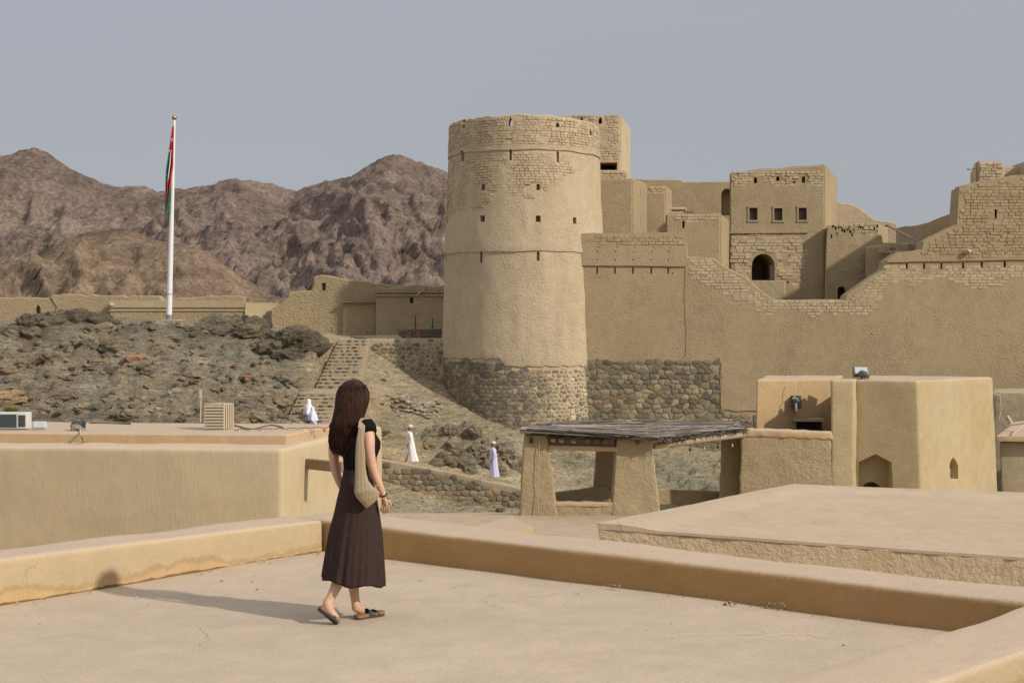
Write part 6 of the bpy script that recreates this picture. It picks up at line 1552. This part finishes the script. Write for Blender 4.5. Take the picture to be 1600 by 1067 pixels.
nt.links.new(ramp(nt, noise(nt, pos(nt, (1, 1, .08)), 60, 3), [(.3, (.016, .008, .006)), (.7, (.05, .024, .018))]), bs.inputs['Base Color'])
put('hair', hm.mesh(), m, woman, smooth=180)
# sandals
def sandal(heel, toe, up_hint, nm):
    f_ = (toe - heel); ln = f_.length; f_.normalize(); u_ = (up_hint - f_ * up_hint.dot(f_)).normalized(); r_ = f_.cross(u_)
    cork = plain('cork', (.28, .16, .085), .85); sole = plain('sole_rubber', (.09, .07, .05), .9, var=.3, nscale=60); strap = plain('black_leather', (.02, .021, .023), .55)
    prof = [(0, .022), (.04, .033), (.12, .036), (.35, .031), (.6, .040), (.8, .045), (.93, .036), (1.0, .014)]
    def ring(z, k): return [heel + f_ * (a * ln) + r_ * (b * k) + u_ * z for a, b in prof] + [heel + f_ * (a * ln) - r_ * (b * k) + u_ * z for a, b in reversed(prof)]
    def slab_(z0, z1, k0, k1):
        a, b = ring(z0, k0), ring(z1, k1); n_ = len(a); m_ = MB(); m_.add(a + b, [tuple(range(n_ - 1, -1, -1)), tuple(range(n_, 2 * n_))] + [(i, (i + 1) % n_, n_ + (i + 1) % n_, n_ + i) for i in range(n_)]); return m_
    sd_ = slab_(0, .010, .97, 1).put('sandal', sole, woman, smooth=40)
    slab_(.0102, .028, 1, .98).put('footbed', cork, sd_, smooth=40)
    for a0, a1, hgt_ in ((.38, .60, .050), (.64, .88, .034)):
        m_ = MB(); v_ = []
        for a in (a0, (a0 + a1) / 2, a1):
            for k in range(9):
                t = math.pi * k / 8; wd = float(np.interp(a, [p_[0] for p_ in prof], [p_[1] for p_ in prof])) * 1.04
                v_.append(heel + f_ * (a * ln) + r_ * (wd * math.cos(t)) + u_ * (.014 + (hgt_ - .12 * (a - a0)) * math.sin(t) ** .8))
        n_ = len(v_); off_ = [p_ - u_ * .004 for p_ in v_]
        fs = [(j * 9 + k, j * 9 + k + 1, (j + 1) * 9 + k + 1, (j + 1) * 9 + k) for j in range(2) for k in range(8)]
        m_.add(v_ + off_, fs + [tuple(n_ + i for i in reversed(q_)) for q_ in fs] + [(k + 1, k, n_ + k, n_ + k + 1) for k in range(8)] + [(18 + k, 19 + k, n_ + 19 + k, n_ + 18 + k) for k in range(8)])
        m_.put('strap', strap, sd_, smooth=60)
        m_ = MB(); c_ = heel + f_ * ((a0 + a1) / 2 * ln) + r_ * (-.012 if True else 0) + u_ * (hgt_ + .012); m_.tube([c_ - f_ * .004, c_ + f_ * .004], .0035, 6); m_.put('buckle', plain('buckle', (.5, .42, .25), .4), sd_)
sandal(w(497, 951, -.19), w(527, 975, -.17), Vector((.35, .45, .85)), 'r')
hl = corner(556, 967, .001); tl = hl + Vector((.16, .165, 0)).normalized() * .25
sandal(hl, tl, Vector((0, 0, 1)), 'l')
mb = MB(); c = w(598.5, 773, -.07); ax = (w(600, 777, -.065) - w(597, 768, -.08)).normalized(); a1 = ax.orthogonal().normalized(); a2 = ax.cross(a1)
mb.tube([c + (a1 * math.cos(t) + a2 * math.sin(t)) * .0265 for t in np.linspace(0, 2 * math.pi, 25)], .0045, 6); mb.put('bracelet', black, woman, smooth=180)
# shoulder bag (top level: it hangs from her shoulder)
def bag_mat():
    m, nt, bs = nodes('crochet'); p = pos(nt, (1, 1, 1), (0, 0, 0))
    wv_ = nt.nodes.new('ShaderNodeTexWave'); wv_.inputs['Scale'].default_value = 34; wv_.inputs['Distortion'].default_value = 2.5; wv_.inputs['Detail'].default_value = 2; nt.links.new(pos(nt, (1, 1, .12)), wv_.inputs['Vector'])
    w2 = nt.nodes.new('ShaderNodeTexWave'); w2.bands_direction = 'Z'; w2.inputs['Scale'].default_value = 40; w2.inputs['Distortion'].default_value = 3; nt.links.new(p, w2.inputs['Vector'])
    hgt_ = math_(nt, 'MULTIPLY', wv_.outputs['Fac'], math_(nt, 'ADD', w2.outputs['Fac'], .5))
    nt.links.new(mix(nt, (.42, .31, .19), (.60, .46, .29), ramp(nt, hgt_, [(.1, 0.0), (.7, 1.0)])), bs.inputs['Base Color']); bs.inputs['Roughness'].default_value = .95
    bump(nt, bs, hgt_, .005); return m
bagm = bag_mat()
bag = thing('shoulder_bag', 'beige crocheted shoulder bag hanging from the right shoulder of the woman in brown', 'bag', w(572, 790, -.17))
rowsb = [(658, 564, 571, .010, -.10), (670, 560, 570, .012, -.165), (690, 556.5, 568.5, .014, -.185), (715, 555, 570.5, .016, -.185), (735, 555, 571.5, .018, -.18), (750, 554.5, 575, .024, -.18), (760, 554, 582, .030, -.185), (768, 553.5, 593, .036, -.19), (776, 556.5, 592, .034, -.19), (784, 563, 586, .028, -.19), (790, 568.5, 578, .018, -.185), (793.5, 571.5, 574, .006, -.18)]
vv = []; ff = []; nb = 22; yb_ = np.concatenate([np.linspace(658, 750, 16), np.linspace(753, 793.5, 16)])
for py in yb_:
    l_, r_, th2, dd = [float(np.interp(py, [q_[0] for q_ in rowsb], [q_[i] for q_ in rowsb])) for i in (1, 2, 3, 4)]
    for k in range(nb):
        t = 2 * math.pi * k / nb; cc_ = w((l_ + r_) / 2, py, dd); hw = (r_ - l_) / 2 * WYW / F
        vv.append(cc_ + Vector((hw * math.cos(t), th2 * math.sin(t) * (1 + .12 * math.sin(py * .5 + t * 3)), 0)))
nr = len(yb_)
for j in range(nr - 1):
    for k in range(nb): ff.append((j * nb + k, (j + 1) * nb + k, (j + 1) * nb + (k + 1) % nb, j * nb + (k + 1) % nb))
ff.append(tuple(range(nb))); ff.append(tuple((nr - 1) * nb + k for k in range(nb - 1, -1, -1)))
put('pouch', mk(vv, ff), bagm, bag, smooth=180)
mb = MB(); pts = [w(563, 668, -.16), w(564, 660, -.12), w(567.5, 653.5, -.07), w(573, 654, .0), w(580, 664, .06), w(585, 690, .10), w(587.5, 715, .08), w(588, 740, .0), w(589, 760, -.13)]
vb = []; fb_ = []
for i, p_ in enumerate(pts):
    d_ = (pts[min(i + 1, len(pts) - 1)] - pts[max(i - 1, 0)]).normalized(); s_ = rgt * .0 + Vector((.75, .3, 0)).normalized() * (.017 if i < 4 else .008); n3 = d_.cross(s_).normalized() * .004
    vb += [p_ - s_ - n3, p_ + s_ - n3, p_ + s_ + n3, p_ - s_ + n3]
for i in range(len(pts) - 1):
    for k in range(4): fb_.append((i * 4 + k, i * 4 + (k + 1) % 4, i * 4 + 4 + (k + 1) % 4, i * 4 + 4 + k))
fb_ += [(3, 2, 1, 0), tuple(len(pts) * 4 - 4 + k for k in range(4))]
mb.add(vb, fb_); mb.put('strap', bagm, bag, smooth=50)

# men and women in white robes
def robed(px, pyf, Y, hpx, label, robe_col, skincol, face, lean=0.0, arm=1, z=None, veil=False, crouch=0.0, stride=.5, group=None):
    """face: -1 looks left, +1 right, 0 away from the camera"""
    base = P(px, pyf, Y) if z is None else Vector((X_(px, Y), Y, z)); k = hpx * Y / F / 1.72
    t = thing('person', label, 'person', base, group)
    def q(x, y, zz): return base + Vector(((x + lean * zz) * k, y * k, zz * k))
    f = face if face else 1; fd_ = Vector((f, 0, 0)) if face else Vector((0, 1, 0))
    s = Sk(); pv = s.add(q(0, 0, .92), .13 * k); a = s.chain([(q(0, 0, 1.12), .125 * k), (q(0, 0, 1.32), .13 * k), (q(0, 0, 1.42), .075 * k), (q(.01 * f, 0, 1.49), .052 * k)], pv)
    hd = s.chain([(q(.025 * f, 0, 1.56), .078 * k), (q(.015 * f, 0, 1.64), .09 * k), (q(0, 0, 1.69), .075 * k)], a)
    s.add(q(.025 * f, 0, 1.56) + fd_ * .105 * k, .016 * k, a + 1)
    s.add(q(.02 * f, 0, 1.51) + fd_ * .06 * k, .03 * k, a + 1)
    for sd_ in (-1, 1):
        s.chain([(q(.01, .17 * sd_, 1.36), .05 * k), (q(-.07 * f, .24 * sd_, 1.1), .04 * k), (q(.09 * f * arm, .24 * sd_, .86), .03 * k), (q(.12 * f * arm, .23 * sd_, .8), .024 * k)], 2)
        s.chain([(q(.03 * sd_ * stride, .09 * sd_, .5), .065 * k), (q(.22 * sd_ * stride, .09 * sd_, .1), .04 * k), (q(.22 * sd_ * stride + .1 * f, .09 * sd_, .04), .035 * k)], pv)
    ms = [skinned(s.v, s.e, s.r, 0, 1)]
    for sd_ in (-1, 1):
        c_ = q(.125 * f * arm, .23 * sd_, .775)
        for o_ in (-.022, -.008, .008, .022):
            u_ = Sk(); u0 = u_.add(c_ + Vector((o_ * k, 0, 0)), .009 * k); u_.chain([(c_ + Vector((o_ * k, .005, -.04 * k)), .009 * k), (c_ + Vector((o_ * k + .01 * k, .015, -.075 * k)), .007 * k)], u0); ms.append(skinned(u_.v, u_.e, u_.r, 0, 1))
        u_ = Sk(); u0 = u_.add(c_ + Vector((.03 * f * k, 0, .02 * k)), .011 * k); u_.chain([(c_ + Vector((.05 * f * k, 0, -.02 * k)), .009 * k)], u0); ms.append(skinned(u_.v, u_.e, u_.r, 0, 1))
    put('body', join(ms), skincol, t, smooth=180)
    rc = cloth_mat('robe_%s' % label[:6].strip().replace(' ', '_'), robe_col, .85)
    secs = [(.06, .20 + .10 * stride, .19), (.2, .195 + .07 * stride, .19), (.45, .19 + .02 * stride, .185), (.75, .185, .18), (.95, .175, .175), (1.15, .155, .18), (1.3, .15, .2), (1.4, .12, .18), (1.46, .065, .08)]
    tr_ = -f * .075 * stride
    vv, ff = loft([(q(tr_ * (1 - zz) * 2, 0, zz), a_ * k, b_ * k, 0) for zz, a_, b_ in secs], 40, False, lambda j, tt: 1 + .07 * (1 - j / 8) * math.sin(tt * 7 + j * .3) + .03 * (1 - j / 8) * math.sin(tt * 15))
    m_ = MB(); m_.add(vv, ff)
    for sd_ in (-1, 1):
        m_.tube([q(0, .14 * sd_, 1.42), q(.01, .19 * sd_, 1.34), q(-.07 * f, .25 * sd_, 1.1), q(.09 * f * arm, .25 * sd_, .88)], [.05 * k, .08 * k, .07 * k, .075 * k], 14)
    put('robe', m_.mesh(), rc, t, smooth=180)
    m_ = MB()
    if veil:
        vv, ff = loft([(q(-.02 * f, 0, zz), a_ * k, b_ * k, 0) for zz, a_, b_ in ((1.0, .27, .25), (1.2, .24, .24), (1.38, .19, .22), (1.48, .12, .15), (1.58, .115, .125), (1.68, .105, .115), (1.74, .06, .07), (1.755, .01, .01))], 28, False, lambda j, tt: 1 + .05 * math.sin(tt * 6 + j))
        m_.add(vv, ff); m_.put('veil', rc, t, smooth=180)
    else:
        vv, ff = loft([(q(-.002 * f, 0, zz), a_ * k, a_ * k, 0) for zz, a_ in ((1.645, .105), (1.66, .108), (1.72, .104), (1.755, .085), (1.765, .02))], 28, True)
        m_.add(vv, ff); m_.put('cap', cloth_mat('embroidered_cap', (.72, .66, .74), .8), t, smooth=60)
    return t
brown_skin = skin_mat('brown_skin', (.26, .13, .08))
# under arm depth: y is sideways for a walker seen from the side
robed(641, 722.3, 64.5, 57.5, 'bearded man in a white robe and cap walking left up the path', (.80, .79, .76), brown_skin, -1, lean=0, stride=.8)
robed(771, 746.5, 64.6, 56, 'man in a pale lavender robe and cap walking behind on the path', (.62, .59, .78), brown_skin, -1, stride=.35)
def stz(Y): return Z_(672, 64) + (Z_(613.5, 66.9) - Z_(672, 64)) * (Y - 64) / 2.9
robed(483, 0, 64.9, 56, 'person in a white robe and head cloth standing on the lower stairs', (.82, .80, .80), brown_skin, 0, z=Z_(680, 64.9), veil=True, stride=.2)
robed(490.5, 0, 64.3, 50, 'stooping person in a bluish white robe and veil on the lower stairs', (.70, .72, .84), brown_skin, 1, z=Z_(686, 64.3), veil=True, stride=.9, lean=-.03)
